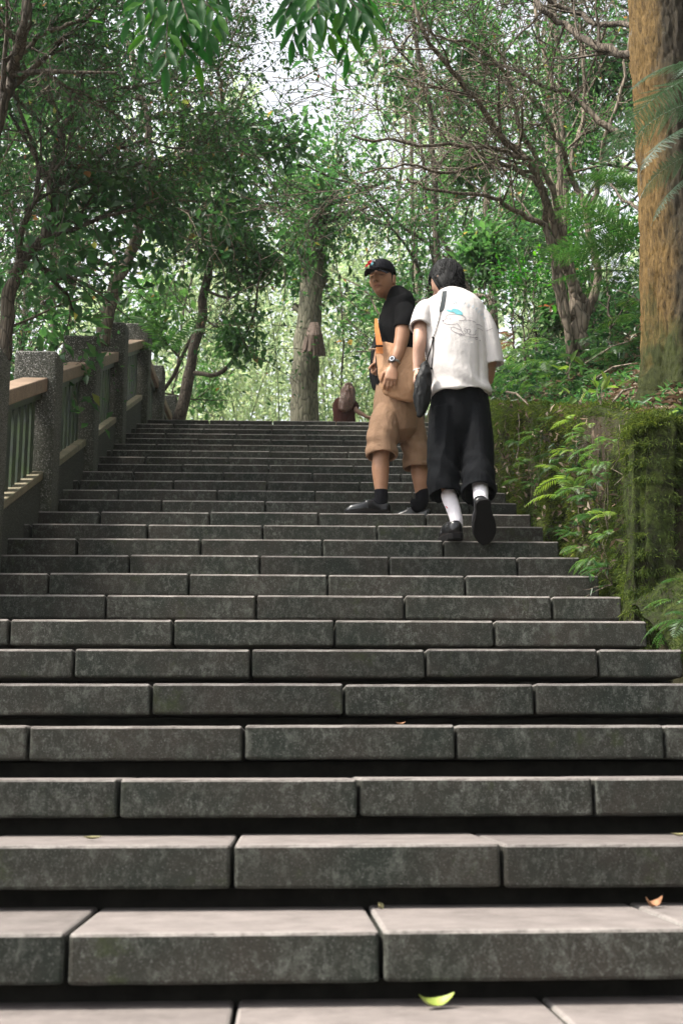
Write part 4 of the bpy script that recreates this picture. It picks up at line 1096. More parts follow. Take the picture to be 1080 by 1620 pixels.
    for k, (a, s_, dz, pt) in enumerate([(PI + .15, .62, 0, .0), (PI - .1, .72, -.16, -.15), (PI + .35, .70, -.30, -.25), (PI - .25, .60, -.42, -.1), (PI + .1, .6, -.5, -.35), (0, 1, 0, .1), (1.2, 1, 0, .1), (-1.2, 1, 0, 0), (2.2, 1, 0, .1), (-2.2, .9, -.1, 0)]):
        o = link('frond', FR['tree'][k % 2], root); o.location = c - off + Vector((0, 0, dz)); o.rotation_euler = (.25 if k % 2 else -.2, -pt, a); o.scale = (s_,) * 3
    # saplings in the litter
    for i, (px, py, Y, lab) in enumerate([(918, 640, 6.7, 'young plant with broad pale leaves at the wall top'), (950, 640, 6.6, 'taller sapling with yellow-green leaves beside the first'), (900, 600, 8.0, 'little seedling in the leaf litter')]):
        p = P(px, py, Y); leaf_plant(p, 7, .085, .04, 'fern', lab, 'sapling', seed=50 + i, bias=(0, 0, 1.2), tint=(.6, 1), h=.16, stems=2)
    # fallen twigs
    for i, (a, b) in enumerate([((925, 575, 8.6), (1010, 535, 8.4)), ((940, 600, 8.2), (1000, 575, 8.0)), ((800, 620, 8.8), (835, 640, 7.9)), ((965, 640, 6.9), (1005, 612, 6.8))]):
        p, q = P(*a), P(*b); mb = MB(); mb.tube([p, p.lerp(q, .5) + Vector((0, 0, .03)), q], [.009, .008, .004], 5)
        o = mb.build('fallen_stick', M['bark_brown']); tag(o, ['long pale stick lying across the right bank', 'thin stick in the leaf litter', 'bent stick on the mossy ledge', 'short stick leaning at the mossy roots'][i], 'stick', 'sticks on the right bank')
understory()

# ------------------------------------------------------------------ overhanging foreground leaves
def overhang():
    t = Tree(95, .2); base = Vector((-3.3, 4.2, -.3))
    root = thing('overhanging_tree', 'tree out at the left whose long glossy leaves hang into the top of the picture', 'tree', tuple(base))
    a = t.limb([base, (-3.25, 4.2, 1.5), (-3.0, 4.2, 3.2), (-2.2, 4.15, 4.1), (-1.2, 4.1, 4.2), (-.2, 4.05, 4.05), (.6, 4.0, 3.9)], .09, .02)
    leafs = []
    s = new_leaf = None
    var = []
    for k in range(4):
        n = 9; V = []; Fc = []; dr = [.02, .10, .18, .05][k]
        for i in range(n + 1):
            u = i / n; wv = .5 * math.sin(PI * u ** .85) ** .85 if 0 < u < 1 else 0.0
            wv = max(wv, .012)
            z = -dr * u * u; e = .18 * wv + .02 * math.sin(u * 14 + k)
            V += [(u, wv, z + e), (u, 0, z), (u, -wv, z + e)]
        for i in range(n): Fc += [(3 * i, 3 * i + 1, 3 * i + 4, 3 * i + 3), (3 * i + 1, 3 * i + 2, 3 * i + 5, 3 * i + 4)]
        V = np.array(V, dtype=float); V[:, 1] *= .27
        o = np_mesh('leaf', V, np.array(Fc), 4, M['leaf_fresh'], None, True, np.full(len(V), [.15, .3, .45, .8][k])); var.append(o.data); bpy.data.objects.remove(o)
    r = random.Random(33)
    def sprig(tx, ty, Y, rach):
        ty -= 7; top = P(tx, ty, Y)
        t.mb.tube([top + Vector((r.uniform(-.1, .1), 0, .75)), top + Vector((0, 0, .3)), top], [.007, .005, .004], 5, False)
        for (ex, ey, dY, nl) in rach:
            e = P(ex, ey - 7, Y + dY); mid = top.lerp(e, .55) + Vector((0, 0, .05))
            pts = [top.lerp(mid, u * 2) if u < .5 else mid.lerp(e, u * 2 - 1) for u in np.linspace(0, 1, 7)]
            t.mb.tube(pts, [.003] * 6 + [.0015], 4, False)
            for i in range(nl):
                u = .25 + .75 * i / (nl - 1); j = min(5, int(u * 6)); q = pts[j].lerp(pts[j + 1], u * 6 - j) if j < 6 else pts[6]
                d = (pts[6] - pts[4]).normalized(); sd = d.cross(Vector((0, -1, .3))).normalized() * (1 if i % 2 else -1)
                ax = (d * (1.0 if i == nl - 1 else .75) + sd * (0 if i == nl - 1 else .65) + Vector((r.uniform(-.2, .2), r.uniform(-.35, .25), -.42))).normalized()
                nr = (Vector((r.uniform(-.4, .4), -.9, r.uniform(.1, .8)))); y = nr.cross(ax).normalized(); z = ax.cross(y)
                m = Matrix((ax, y, z)).transposed().to_4x4(); L = r.uniform(.082, .118)
                o = link('leaf', var[r.choice([0, 0, 1, 1, 2, 2, 3])], root); m.translation = q - base; o.matrix_local = m @ Matrix.Diagonal((L, L, L, 1))
    sprig(268, 2, 4.1, [(205, 40, -.1, 7), (228, 75, 0, 7), (262, 112, -.1, 9), (292, 95, .1, 8), (330, 60, 0, 7), (345, 30, -.1, 7), (312, 105, .15, 7), (240, 30, .2, 7), (215, 0, .15, 6), (300, 45, -.2, 8)])
    sprig(325, -40, 4.15, [(352, 40, 0, 7), (330, 70, .1, 7), (290, 30, .1, 6)])
    sprig(495, -10, 4.0, [(450, 30, 0, 7), (462, 70, .1, 8), (492, 72, -.1, 8), (520, 60, .1, 8), (545, 35, 0, 7), (572, 28, -.1, 7), (505, 30, -.2, 7), (470, 5, .2, 6), (540, -10, .1, 6)])
    sprig(560, 5, 4.05, [(585, 55, 0, 7), (548, 90, .1, 7), (590, 25, .1, 5)])
    o = t.mb.build('trunk', M['bark_dark'], root, True); o.location = -base
    n = 2500; g = np.random.default_rng(5); u = g.random(n)
    pp = np.stack([-3.0 + 3.6 * u, 4.1 + g.normal(0, .6, n), 4.9 + g.normal(0, .35, n)], 1)
    c = leaf_object('crown', pp - np.array(base), g.normal(0, 1, (n, 3)), unit(g.normal(0, .5, (n, 3)) + [0, 0, 1]), .1, .028, M['leaf_fresh'], root, g.random(n), True); c['kind'] = 'stuff'
overhang()

# ------------------------------------------------------------------ leaves dropped on the steps
def dropped():
    def one(px, py, Y, z, L, W, rz, tilt, mat, lab, curl):
        p = P(px, py, Y); n = 8; V = []; Fc = []
        for i in range(n + 1):
            u = i / n; wv = W * .5 * math.sin(PI * min(.98, max(.03, u))) ** .8
            zz = curl * (u - .5) ** 2 * 4 * L * .35
            V += [(u * L, wv, zz + wv * .7), (u * L, 0, zz), (u * L, -wv, zz + wv * .7)]
        for i in range(n): Fc += [(3 * i, 3 * i + 1, 3 * i + 4, 3 * i + 3), (3 * i + 1, 3 * i + 2, 3 * i + 5, 3 * i + 4)]
        o = np_mesh('fallen_leaf', np.array(V), np.array(Fc), 4, mat, None, True)
        o.location = (p.x, p.y, z + .004); o.rotation_euler = (tilt, 0, R(rz))
        tag(o, lab, 'leaf', 'leaves dropped on the steps')
    green = plain('yellow_green_fallen_leaf', (.22, .27, .05), .5, .4, .3, 60); brown = plain('curled_brown_leaf', (.24, .12, .06), .7, .3, .4, 60); tan = plain('tan_fallen_leaf', (.22, .20, .10), .6, .3, .3, 60)
    one(660, 1590, 2.965, 0.0, .085, .034, 18, .35, green, 'curled yellow-green leaf on the path at the foot of the steps', 1.0)
    one(1018, 1418, 3.38, RISE, .05, .03, 20, .3, brown, 'crumpled orange-brown leaf on the first step at the right', 1.6)
    one(132, 1320, 3.60, 2 * RISE, .05, .02, 15, .1, tan, 'tan leaf lying on the second step at the left', .4)
    one(596, 1425, 3.42, RISE, .03, .022, 70, .9, tan, 'small greyish leaf stub against the second step riser', 1.0)
    one(1060, 1306, 3.62, 2 * RISE, .05, .02, 5, .1, tan, 'yellowish leaf on the second step at the right edge', .5)
    one(625, 1138, 4.33, 4 * RISE, .035, .015, 10, .2, brown, 'pale dry leaf on the edge of the fourth step', .8)
dropped()
# ------------------------------------------------------------------ figures: tools
def etube(mb, pts, ra, rb, hint, sides=20, round0=True, round1=True):
    """Elliptical loft; ra is the radius along `hint`, rb across it."""
    pts = [Vector(p) for p in pts]; m = len(pts); hint = Vector(hint)
    if not hasattr(ra, '__len__'): ra = [ra] * m
    if not hasattr(rb, '__len__'): rb = [rb] * m
    rings = []
    for i in range(m):
        t = (pts[min(i + 1, m - 1)] - pts[max(i - 1, 0)]).normalized()
        u = (hint - t * hint.dot(t)).normalized(); b = t.cross(u)
        rings.append((pts[i], u, b, ra[i], rb[i], t))
    ext = []
    def cap(rg, sgn):
        p, u, b, a_, b_, t = rg; h = min(a_, b_) * 0.8; o = []
        for k in (1, 2, 3): an = k * PI / 2 / 3.3; o.append((p + t * sgn * h * math.sin(an), u, b, a_ * math.cos(an), b_ * math.cos(an), t))
        return o
    if round0: ext = cap(rings[0], -1)[::-1] + rings
    else: ext = rings
    if round1: ext = ext + cap(rings[-1], 1)
    V = []; Fc = []; n = len(ext)
    for p, u, b, a_, b_, t in ext:
        for k in range(sides):
            a = 2 * PI * k / sides; V.append(p + u * math.cos(a) * a_ + b * math.sin(a) * b_)
    for i in range(n - 1):
        for k in range(sides):
            k2 = (k + 1) % sides; Fc.append((i * sides + k, i * sides + k2, (i + 1) * sides + k2, (i + 1) * sides + k))
    Fc.append(tuple(range(sides))[::-1]); Fc.append(tuple((n - 1) * sides + k for k in range(sides)))
    mb.add(V, Fc)

def spline(pts, n=5):
    """Catmull-Rom through tuples of any length."""
    A = np.array([tuple(p) for p in pts], float); m = len(A); out = []
    for i in range(m - 1):
        p0, p1, p2, p3 = A[max(i - 1, 0)], A[i], A[i + 1], A[min(i + 2, m - 1)]
        for k in range(n):
            t = k / n; out.append(.5 * ((2 * p1) + (p2 - p0) * t + (2 * p0 - 5 * p1 + 4 * p2 - p3) * t * t + (3 * p1 - p0 - 3 * p2 + p3) * t ** 3))
    out.append(A[-1]); return out

def loft(mb, rows, hint, sides=24, n=5, round0=True, round1=True):
    """rows: (point, ra, rb) with point a Vector; smoothed."""
    A = spline([(*r[0], r[1], r[2]) for r in rows], n)
    etube(mb, [Vector(a[:3]) for a in A], [max(.002, a[3]) for a in A], [max(.002, a[4]) for a in A], hint, sides, round0, round1)

def open_loft(mb, rows, hint, depth=0.05, wall=0.014, sides=24, n=5):
    """As loft, but the last end is an open hem with an inner face."""
    A = spline([(*r[0], r[1], r[2]) for r in rows], n)
    pts = [Vector(a[:3]) for a in A]; ra = [a[3] for a in A]; rb = [a[4] for a in A]
    t = (pts[-1] - pts[-2]).normalized()
    for k, w_ in ((0.0, wall * .5), (0.002, wall), (depth * .5, wall), (depth, wall * 1.1)):
        pts.append(pts[len(A) - 1] - t * k + t * 0.0005); ra.append(A[-1][3] - w_); rb.append(A[-1][4] - w_)
    # build with stable frames
    hint = Vector(hint); V = []; Fc = []; m = len(pts); n0 = len(A)
    for i in range(m):
        if i < n0: tt = (pts[min(i + 1, n0 - 1)] - pts[max(i - 1, 0)]).normalized()
        else: tt = t
        u = (hint - tt * hint.dot(tt)).normalized(); b = tt.cross(u)
        for k in range(sides):
            a = 2 * PI * k / sides; V.append(pts[i] + u * math.cos(a) * ra[i] + b * math.sin(a) * rb[i])
    for i in range(m - 1):
        for k in range(sides):
            k2 = (k + 1) % sides; Fc.append((i * sides + k, i * sides + k2, (i + 1) * sides + k2, (i + 1) * sides + k))
    Fc.append(tuple(range(sides))[::-1]); Fc.append(tuple((m - 1) * sides + k for k in range(sides)))
    mb.add(V, Fc)

def remeshed(mb, name, mat, parent, voxel=0.005, smooth=3, disp=None, origin=None):
    me = bpy.data.meshes.new(name); me.from_pydata([tuple(v) for v in mb.v], [], mb.f); me.update()
    o = bpy.data.objects.new(name, me); C.objects.link(o)
    md = o.modifiers.new('r', 'REMESH'); md.mode = 'VOXEL'; md.voxel_size = voxel; md.use_smooth_shade = True
    if smooth:
        ms = o.modifiers.new('s', 'SMOOTH'); ms.factor = .5; ms.iterations = smooth
    dg = bpy.context.evaluated_depsgraph_get(); dg.update()
    me2 = bpy.data.meshes.new_from_object(o.evaluated_get(dg)); me2.name = name
    bpy.data.objects.remove(o); bpy.data.meshes.remove(me)
    n = len(me2.vertices); co = np.empty(n * 3); me2.vertices.foreach_get('co', co); co = co.reshape(-1, 3)
    if disp is not None:
        nr = np.empty(n * 3); me2.vertices.foreach_get('normal', nr); nr = nr.reshape(-1, 3)
        co = co + nr * disp(co, nr)[:, None]
    off = np.array(origin if origin is not None else (0, 0, 0))
    me2.vertices.foreach_set('co', (co - off).ravel()); me2.update()
    me2.materials.clear(); me2.materials.append(mat)
    me2.polygons.foreach_set('use_smooth', [True] * len(me2.polygons))
    return link(name, me2, parent)

def head_shape(mb, M4, s=1.0, ears=True):
    """M4 maps head space (x right, y to the face, z up) to the world."""
    nu, nv = 110, 80; V = []
    g = lambda d, w_: math.exp(-(d / w_) ** 2)
    for j in range(nv + 1):
        th = PI * j / nv
        for i in range(nu):
            ph = 2 * PI * i / nu
            x, y, z = math.sin(th) * math.cos(ph), math.sin(th) * math.sin(ph), math.cos(th)
            X, Y_, Z = .077 * x, .098 * y, .120 * z
            if Z < 0:
                k = min(1, -Z / .12); X *= 1 - .30 * k ** 1.3; Y_ *= (1 - .30 * k) if Y_ < 0 else (1 - .06 * k)
            if Y_ < 0 and Z > -.02: Y_ *= 1.04
            if Y_ > 0:
                Y_ = Y_ * (1 - .04 * g(X, .03) * 0)
                Y_ += .010 * g(X, .024) * g(Z + .098, .022)
                nz = min(1, max(0, (.022 - Z) / .055))
                if Z > -.046: Y_ += (.007 + .027 * nz ** 1.4) * g(X, .009 + .007 * nz) * (1 if Z > -.034 else max(0, (Z + .046) / .012))
                Y_ += .010 * g(abs(X) - .013, .007) * g(Z + .031, .009)
                Y_ -= .011 * g(abs(X) - .033, .015) * g(Z - .010, .012)
                Y_ += .006 * g(abs(X) - .033, .010) * g(Z - .008, .006)
                Y_ += .006 * g(abs(X) - .030, .022) * g(Z - .031, .007)
                Y_ += .008 * g(X, .022) * g(Z + .054, .005) + .008 * g(X, .019) * g(Z + .066, .006) - .004 * g(X, .026) * g(Z + .060, .003)
                Y_ -= .004 * g(X, .02) * g(Z + .078, .006)
                Y_ += .005 * g(abs(X) - .042, .018) * g(Z + .022, .022)
            V.append(M4 @ Vector((X * s, Y_ * s, Z * s)))
    Fc = [(j * nu + i, (j + 1) * nu + i, (j + 1) * nu + (i + 1) % nu, j * nu + (i + 1) % nu) for j in range(nv) for i in range(nu)]
    mb.add(V, Fc)
    if ears:
        for sg in (-1, 1):
            c = Vector((sg * .079, -.006, -.006))
            pts = []
            for k in range(9):
                a = -1.2 + k / 8 * 4.6
                pts.append(M4 @ ((c + Vector((sg * .006, -.013 * math.cos(a) - .004, .029 * math.sin(a) * (1 if math.sin(a) > 0 else .95)))) * s))
            mb.tube(pts, [.0055 * s] * 9, 8)
            e = [M4 @ ((c + Vector((sg * .001, 0, z))) * s) for z in (-.026, -.01, .01, .024)]
            etube(mb, e, [.006 * s] * 4, [.009 * s, .014 * s, .016 * s, .010 * s], (M4.to_3x3() @ Vector((1, 0, 0))), 10)

def hand_shape(mb, wrist, dirn, palm, thumb_side, curl=(35, 45, 30), sc_=1.0, spread=4, thumb=(30, 20)):
    """wrist point, direction to the knuckles, direction the palm faces, +1/-1 side of the thumb."""
    d = Vector(dirn).normalized(); pn = Vector(palm); pn = (pn - d * pn.dot(d)).normalized(); sd = d.cross(pn).normalized() * thumb_side
    w_ = Vector(wrist)
    loft(mb, [(w_ - d * .02, .026 * sc_, .019 * sc_), (w_ + d * .012, .027 * sc_, .017 * sc_), (w_ + d * .045 * sc_, .038 * sc_, .015 * sc_), (w_ + d * .085 * sc_, .040 * sc_, .012 * sc_)], sd, 16, 4)
    lens = [.044, .049, .046, .036]
    for i in range(4):
        off = sd * (.029 - .0193 * i) * sc_
        p = w_ + d * (.082 - .004 * abs(i - 1.2)) * sc_ + off
        a = R(spread * (1.5 - i)); dd = (d * math.cos(a) + sd * math.sin(a)).normalized()
        pts = [p - dd * .02 * sc_, p]; L = lens[i] * sc_; ang = 0
        for q, (f_, c_) in enumerate(zip((1, .62, .48), curl)):
            ang += R(c_ + (i * 3)); v = dd * math.cos(ang) + pn * math.sin(ang)
            pts.append(pts[-1] + v * L * f_ * .5); pts.append(pts[-1] + v * L * f_ * .5)
        r0 = (.0092 if i < 3 else .0078) * sc_
        mb.tube(pts, [r0 * 1.05, r0 * 1.05, r0, r0 * 1.02, r0 * .93, r0 * .93, r0 * .85, r0 * .62], 10)
    b = w_ + d * .022 * sc_ + sd * .026 * sc_ + pn * .006
    v = (d * .70 + sd * .62 + pn * .30).normalized(); p1 = b + v * .038 * sc_
    a = R(thumb[0]); v2 = (v * math.cos(a) + (d * .8 + pn * .5).normalized() * math.sin(a)).normalized(); p2 = p1 + v2 * .030 * sc_
    a = R(thumb[1]); v3 = (v2 * math.cos(a) + (d * .6 + pn * .8).normalized() * math.sin(a)).normalized(); p3 = p2 + v3 * .024 * sc_
    mb.tube([b - v * .01, b, b.lerp(p1, .5), p1, p2, p2.lerp(p3, .6), p3], [.013 * sc_, .014 * sc_, .0125 * sc_, .0105 * sc_, .0098 * sc_, .0088 * sc_, .006 * sc_], 10)

def basis(fwd, up):
    y = Vector(fwd).normalized(); x = y.cross(Vector(up)).normalized(); z = x.cross(y)
    return Matrix((x, y, z)).transposed()

def shoe_parts(heel, fwd, up, L, parent, origin, mat_up, mat_sole, H=1.0, sole_t=.022, loafer=True, wf=1.0):
    """heel: middle of the heel on the sole's underside."""
    B = basis(fwd, up); T = lambda x, y, z: Vector(heel) + B @ Vector((x, y, z))
    wid = lambda u: wf * .5 * L * (.235 + .13 * math.sin(PI * min(1, max(0, (u - .25) / .95))) ) * min(1, math.sqrt(max(0, u + .02) / .09)) * math.sqrt(max(0, 1 - ((u - .62) / .39) ** 2) if u > .62 else 1)
    hgt = lambda u: float(np.interp(u, [0, .04, .18, .3, .40, .5, .62, .75, .88, 1], [.05, .068, .060, .056, .078, .080, .064, .054, .046, .020]))
    n, s_ = 26, 18; V = []; Fc = []
    for i in range(n + 1):
        u = i / n; w_ = max(.004, wid(u)); h = hgt(u) * H
        for k in range(s_):
            a = PI * k / (s_ - 1)
            cx = math.cos(a); sx = math.sin(a)
            V.append(T(w_ * math.copysign(abs(cx) ** .55, cx) * (1.0 if sx < .5 else .98), u * L, sole_t + h * sx ** .55))
    for i in range(n):
        for k in range(s_ - 1): Fc.append((i * s_ + k, (i + 1) * s_ + k, (i + 1) * s_ + k + 1, i * s_ + k + 1))
        Fc.append((i * s_ + s_ - 1, (i + 1) * s_ + s_ - 1, (i + 1) * s_, i * s_))
    Fc.append(tuple(range(s_))); Fc.append(tuple(n * s_ + k for k in range(s_))[::-1])
    off = Vector(origin)
    sh = mk('shoe', [v - off for v in V], Fc, mat_up, parent, True)
    # sole slab with a welt
    out = [(wid(u) * 1.07 + .002, u * L) for u in np.linspace(0, 1, 22)]
    ol = [(x, y) for x, y in out] + [(-x, y) for x, y in out[::-1]]
    m = len(ol); zs = [(0, .965), (.003, 1), (sole_t, 1), (sole_t + .003, .97)]
    V = []; Fc = []
    for z, q in zs:
        for x, y in ol:
            zz = z
            if z <= .004 and .30 * L < y < .42 * L: zz = z + .008
            V.append(T(x * q, (y - L / 2) * (1 + (q - 1) * .4) + L / 2, zz) - off)
    for j in range(len(zs) - 1):
        for k in range(m): Fc.append((j * m + k, j * m + (k + 1) % m, (j + 1) * m + (k + 1) % m, (j + 1) * m + k))
    Fc.append(tuple(range(m))[::-1]); Fc.append(tuple((len(zs) - 1) * m + k for k in range(m)))
    mk('sole', V, Fc, mat_sole, sh)
    if loafer:
        mb = MB()
        pts = [T(wid(.52) * 1.0 * math.cos(a), .52 * L + .012 * math.sin(a), sole_t + .004 + hgt(.52) * H * math.sin(a) ** .72 * 1.02) - off for a in np.linspace(.12, PI - .12, 13)]
        mb.tube(pts, [.0035] * 13, 6)
        for sgn in (0.30, -0.30):
            pts = [T(wid(u) * .62 * (1 if sgn > 0 else -1), u * L, sole_t + hgt(u) * H * .93 + .001) - off for u in np.linspace(.56, .88, 7)]
            mb.tube(pts, [.0022] * 7, 5)
        mb.build('strap', mat_up, sh)
    return sh

def cloth(name, col, var=.12, rough=.85, fine=420, bump=.25, big=0.0):
    s = NT(name)
    n = s.noise(fine, 2, .6); b = s.noise(7, 4, .65); wv = s.noise(26, 4, .6, None, .6)
    cv = s.noise(big or 9, 3, .55, s.vec('Object', (1, 1, .55)), .8); cr1 = s.math('ABSOLUTE', s.math('SUBTRACT', cv, .5)); cv2 = s.noise((big or 9) * 2.3, 3, .6, s.vec('Object', (1, 1, 1.2)), 1.0); cr2 = s.math('ABSOLUTE', s.math('SUBTRACT', cv2, .5))
    crease = s.math('ADD', s.ramp(cr1, [(0, 0), (.09, 1)]), s.math('MULTIPLY', s.ramp(cr2, [(0, 0), (.06, 1)]), .4))
    c = s.mix(s.ramp(b, [(.3, 0), (.7, 1)]), tuple(x * (1 - var) for x in col), tuple(min(1, x * (1 + var)) for x in col))
    h = s.math('ADD', s.math('MULTIPLY', n, .12), s.math('MULTIPLY', crease, .55))
    m = s.bsdf(c, rough, .25 if col[0] > .1 else .08, s.bump(h, bump, .012))
    s.b.inputs['Sheen Weight'].default_value = .02 if col[0] > .1 else 0
    return m

def skin(name, col, cheek):
    s = NT(name)
    at = s.n('ShaderNodeAttribute', attribute_name='paint')
    n = s.noise(70, 5, .7); b = s.noise(9, 3, .6)
    c = s.mix(s.ramp(b, [(.3, 0), (.75, 1)]), col, cheek)
    c = s.mix(s.math('MULTIPLY', s.ramp(n, [(.5, 0), (.75, 1)]), .25), c, tuple(x * .7 for x in col))
    dark = s.mix(at.outputs['Fac'], c, (.018, .012, .010))
    at2 = s.n('ShaderNodeAttribute', attribute_name='lip')
    c2 = s.mix(at2.outputs['Fac'], dark, (col[0] * .62, col[1] * .36, col[2] * .36))
    m = s.bsdf(c2, .48, .4, s.bump(n, .12, .003))
    s.b.inputs['Subsurface Weight'].default_value = .08
    s.b.inputs['Subsurface Radius'].default_value = (.01, .004, .002)
    return m

def paint_face(o, M4, s=1.0, origin=(0, 0, 0), brows=True, stubble=0.0):
    me = o.data; n = len(me.vertices); co = np.empty(n * 3); me.vertices.foreach_get('co', co); co = co.reshape(-1, 3) + np.array(origin)
    inv = np.array(M4.inverted()); q = (co @ inv[:3, :3].T + inv[:3, 3]) / s
    x, y, z = np.abs(q[:, 0]), q[:, 1], q[:, 2]; g = lambda d, w_: np.exp(-(d / w_) ** 2)
    f = (y > .03) & (np.abs(z) < .13) & (x < .08)
    eye = .95 * g(x - .033, .014) * g(z - .007, .0038); brow = .55 * g(x - .034, .019) * g(z - .030, .0045)
    nos = .75 * g(x - .009, .006) * g(z + .038, .005) + .18 * g(x - .021, .004) * g(z + .045, .014); mouth = .9 * g(x, .026) * g(z + .060 + 4 * x * x, .0034)
    p = np.where(f, np.clip(eye + brow + nos + mouth + stubble * g(z + .07, .03) * g(x, .05), 0, 1), 0)
    lip = np.where(f, np.clip(g(x, .021) * g(z + .060, .010), 0, 1) * .8, 0)
    for nm, v in (('paint', p), ('lip', lip)):
        at = me.attributes.new(nm, 'FLOAT', 'POINT'); at.data.foreach_set('value', v.astype(np.float32))

def folds(amp, sx, sy, sz, seed, amp2=.0, s2=30):
    def f(co, nr):
        a = fbm(co * np.array([sx, sy, sz]), 1.0, 3, seed); r = 1 - np.abs(a) * 3
        r = np.clip(r, -.6, 1)
        return amp * r + amp2 * fbm(co, s2, 2, seed + 7)
    return f
# ------------------------------------------------------------------ materials for the figures
K = {}
K['skin_m'] = skin('tanned_skin', (.33, .172, .10), (.43, .235, .145))
K['skin_w'] = skin('light_tan_skin', (.42, .245, .175), (.50, .305, .225))
K['black_tee'] = cloth('black_cotton', (.0045, .0045, .005), .2, .9, 420, .12)
K['shorts'] = cloth('tan_canvas_cloth', (.27, .165, .10), .10, .85, 420, .30, 13)
K['tote'] = cloth('orange_tan_canvas', (.46, .265, .15), .10, .7, 300, .35)
K['tote_strap'] = cloth('bright_orange_webbing', (.55, .19, .05), .08, .7)
K['white_tee'] = cloth('off_white_cotton', (.55, .52, .505), .02, .9, 420, .13, 6)
K['trousers'] = cloth('black_wide_trouser_cloth', (.0042, .0048, .006), .25, .85, 420, .25, 8)
K['sock_w'] = cloth('white_ribbed_sock', (.78, .74, .78), .03, .95, 300, .3)
K['sock_b'] = cloth('black_sock', (.010, .010, .012), .1, .95)
K['leather'] = plain('black_polished_leather', (.006, .006, .007), .28, .6, .2, 40, .1)
K['rubber'] = plain('black_rubber_sole', (.008, .0075, .0075), .8, .15, .2, 80, .3)
K['cap'] = cloth('black_cap_cloth', (.014, .014, .018), .2, .8)
K['hair'] = plain('black_hair', (.004, .004, .0045), .65, .18, .4, 120, .6)
K['hair_b'] = plain('reddish_brown_hair', (.11, .05, .03), .5, .5, .5, 60, .8)
K['pouch'] = plain('black_crumpled_nylon', (.005, .0055, .006), .6, .25, .3, 22, .8)
K['brown_tee'] = cloth('dark_brown_cotton', (.050, .020, .016), .15, .9)
K['metal'] = plain('brushed_steel', (.55, .56, .58), .3, .5, .1, 80, .05, Metallic=1.0)
K['dial'] = plain('black_watch_dial', (.015, .018, .03), .2, .6)
K['red'] = plain('red_embroidery', (.60, .03, .03), .7, .3)
K['white'] = plain('white_embroidery', (.75, .78, .80), .7, .3)
K['teal'] = plain('blue_green_embroidery', (.06, .20, .24), .7, .3)
K['ink'] = plain('thin_grey_print', (.17, .15, .17), .8, .2)
K['ink_pale'] = plain('pale_blue_grey_print', (.46, .52, .56), .8, .2)
K['ink_teal'] = plain('teal_print', (.14, .38, .42), .8, .2)


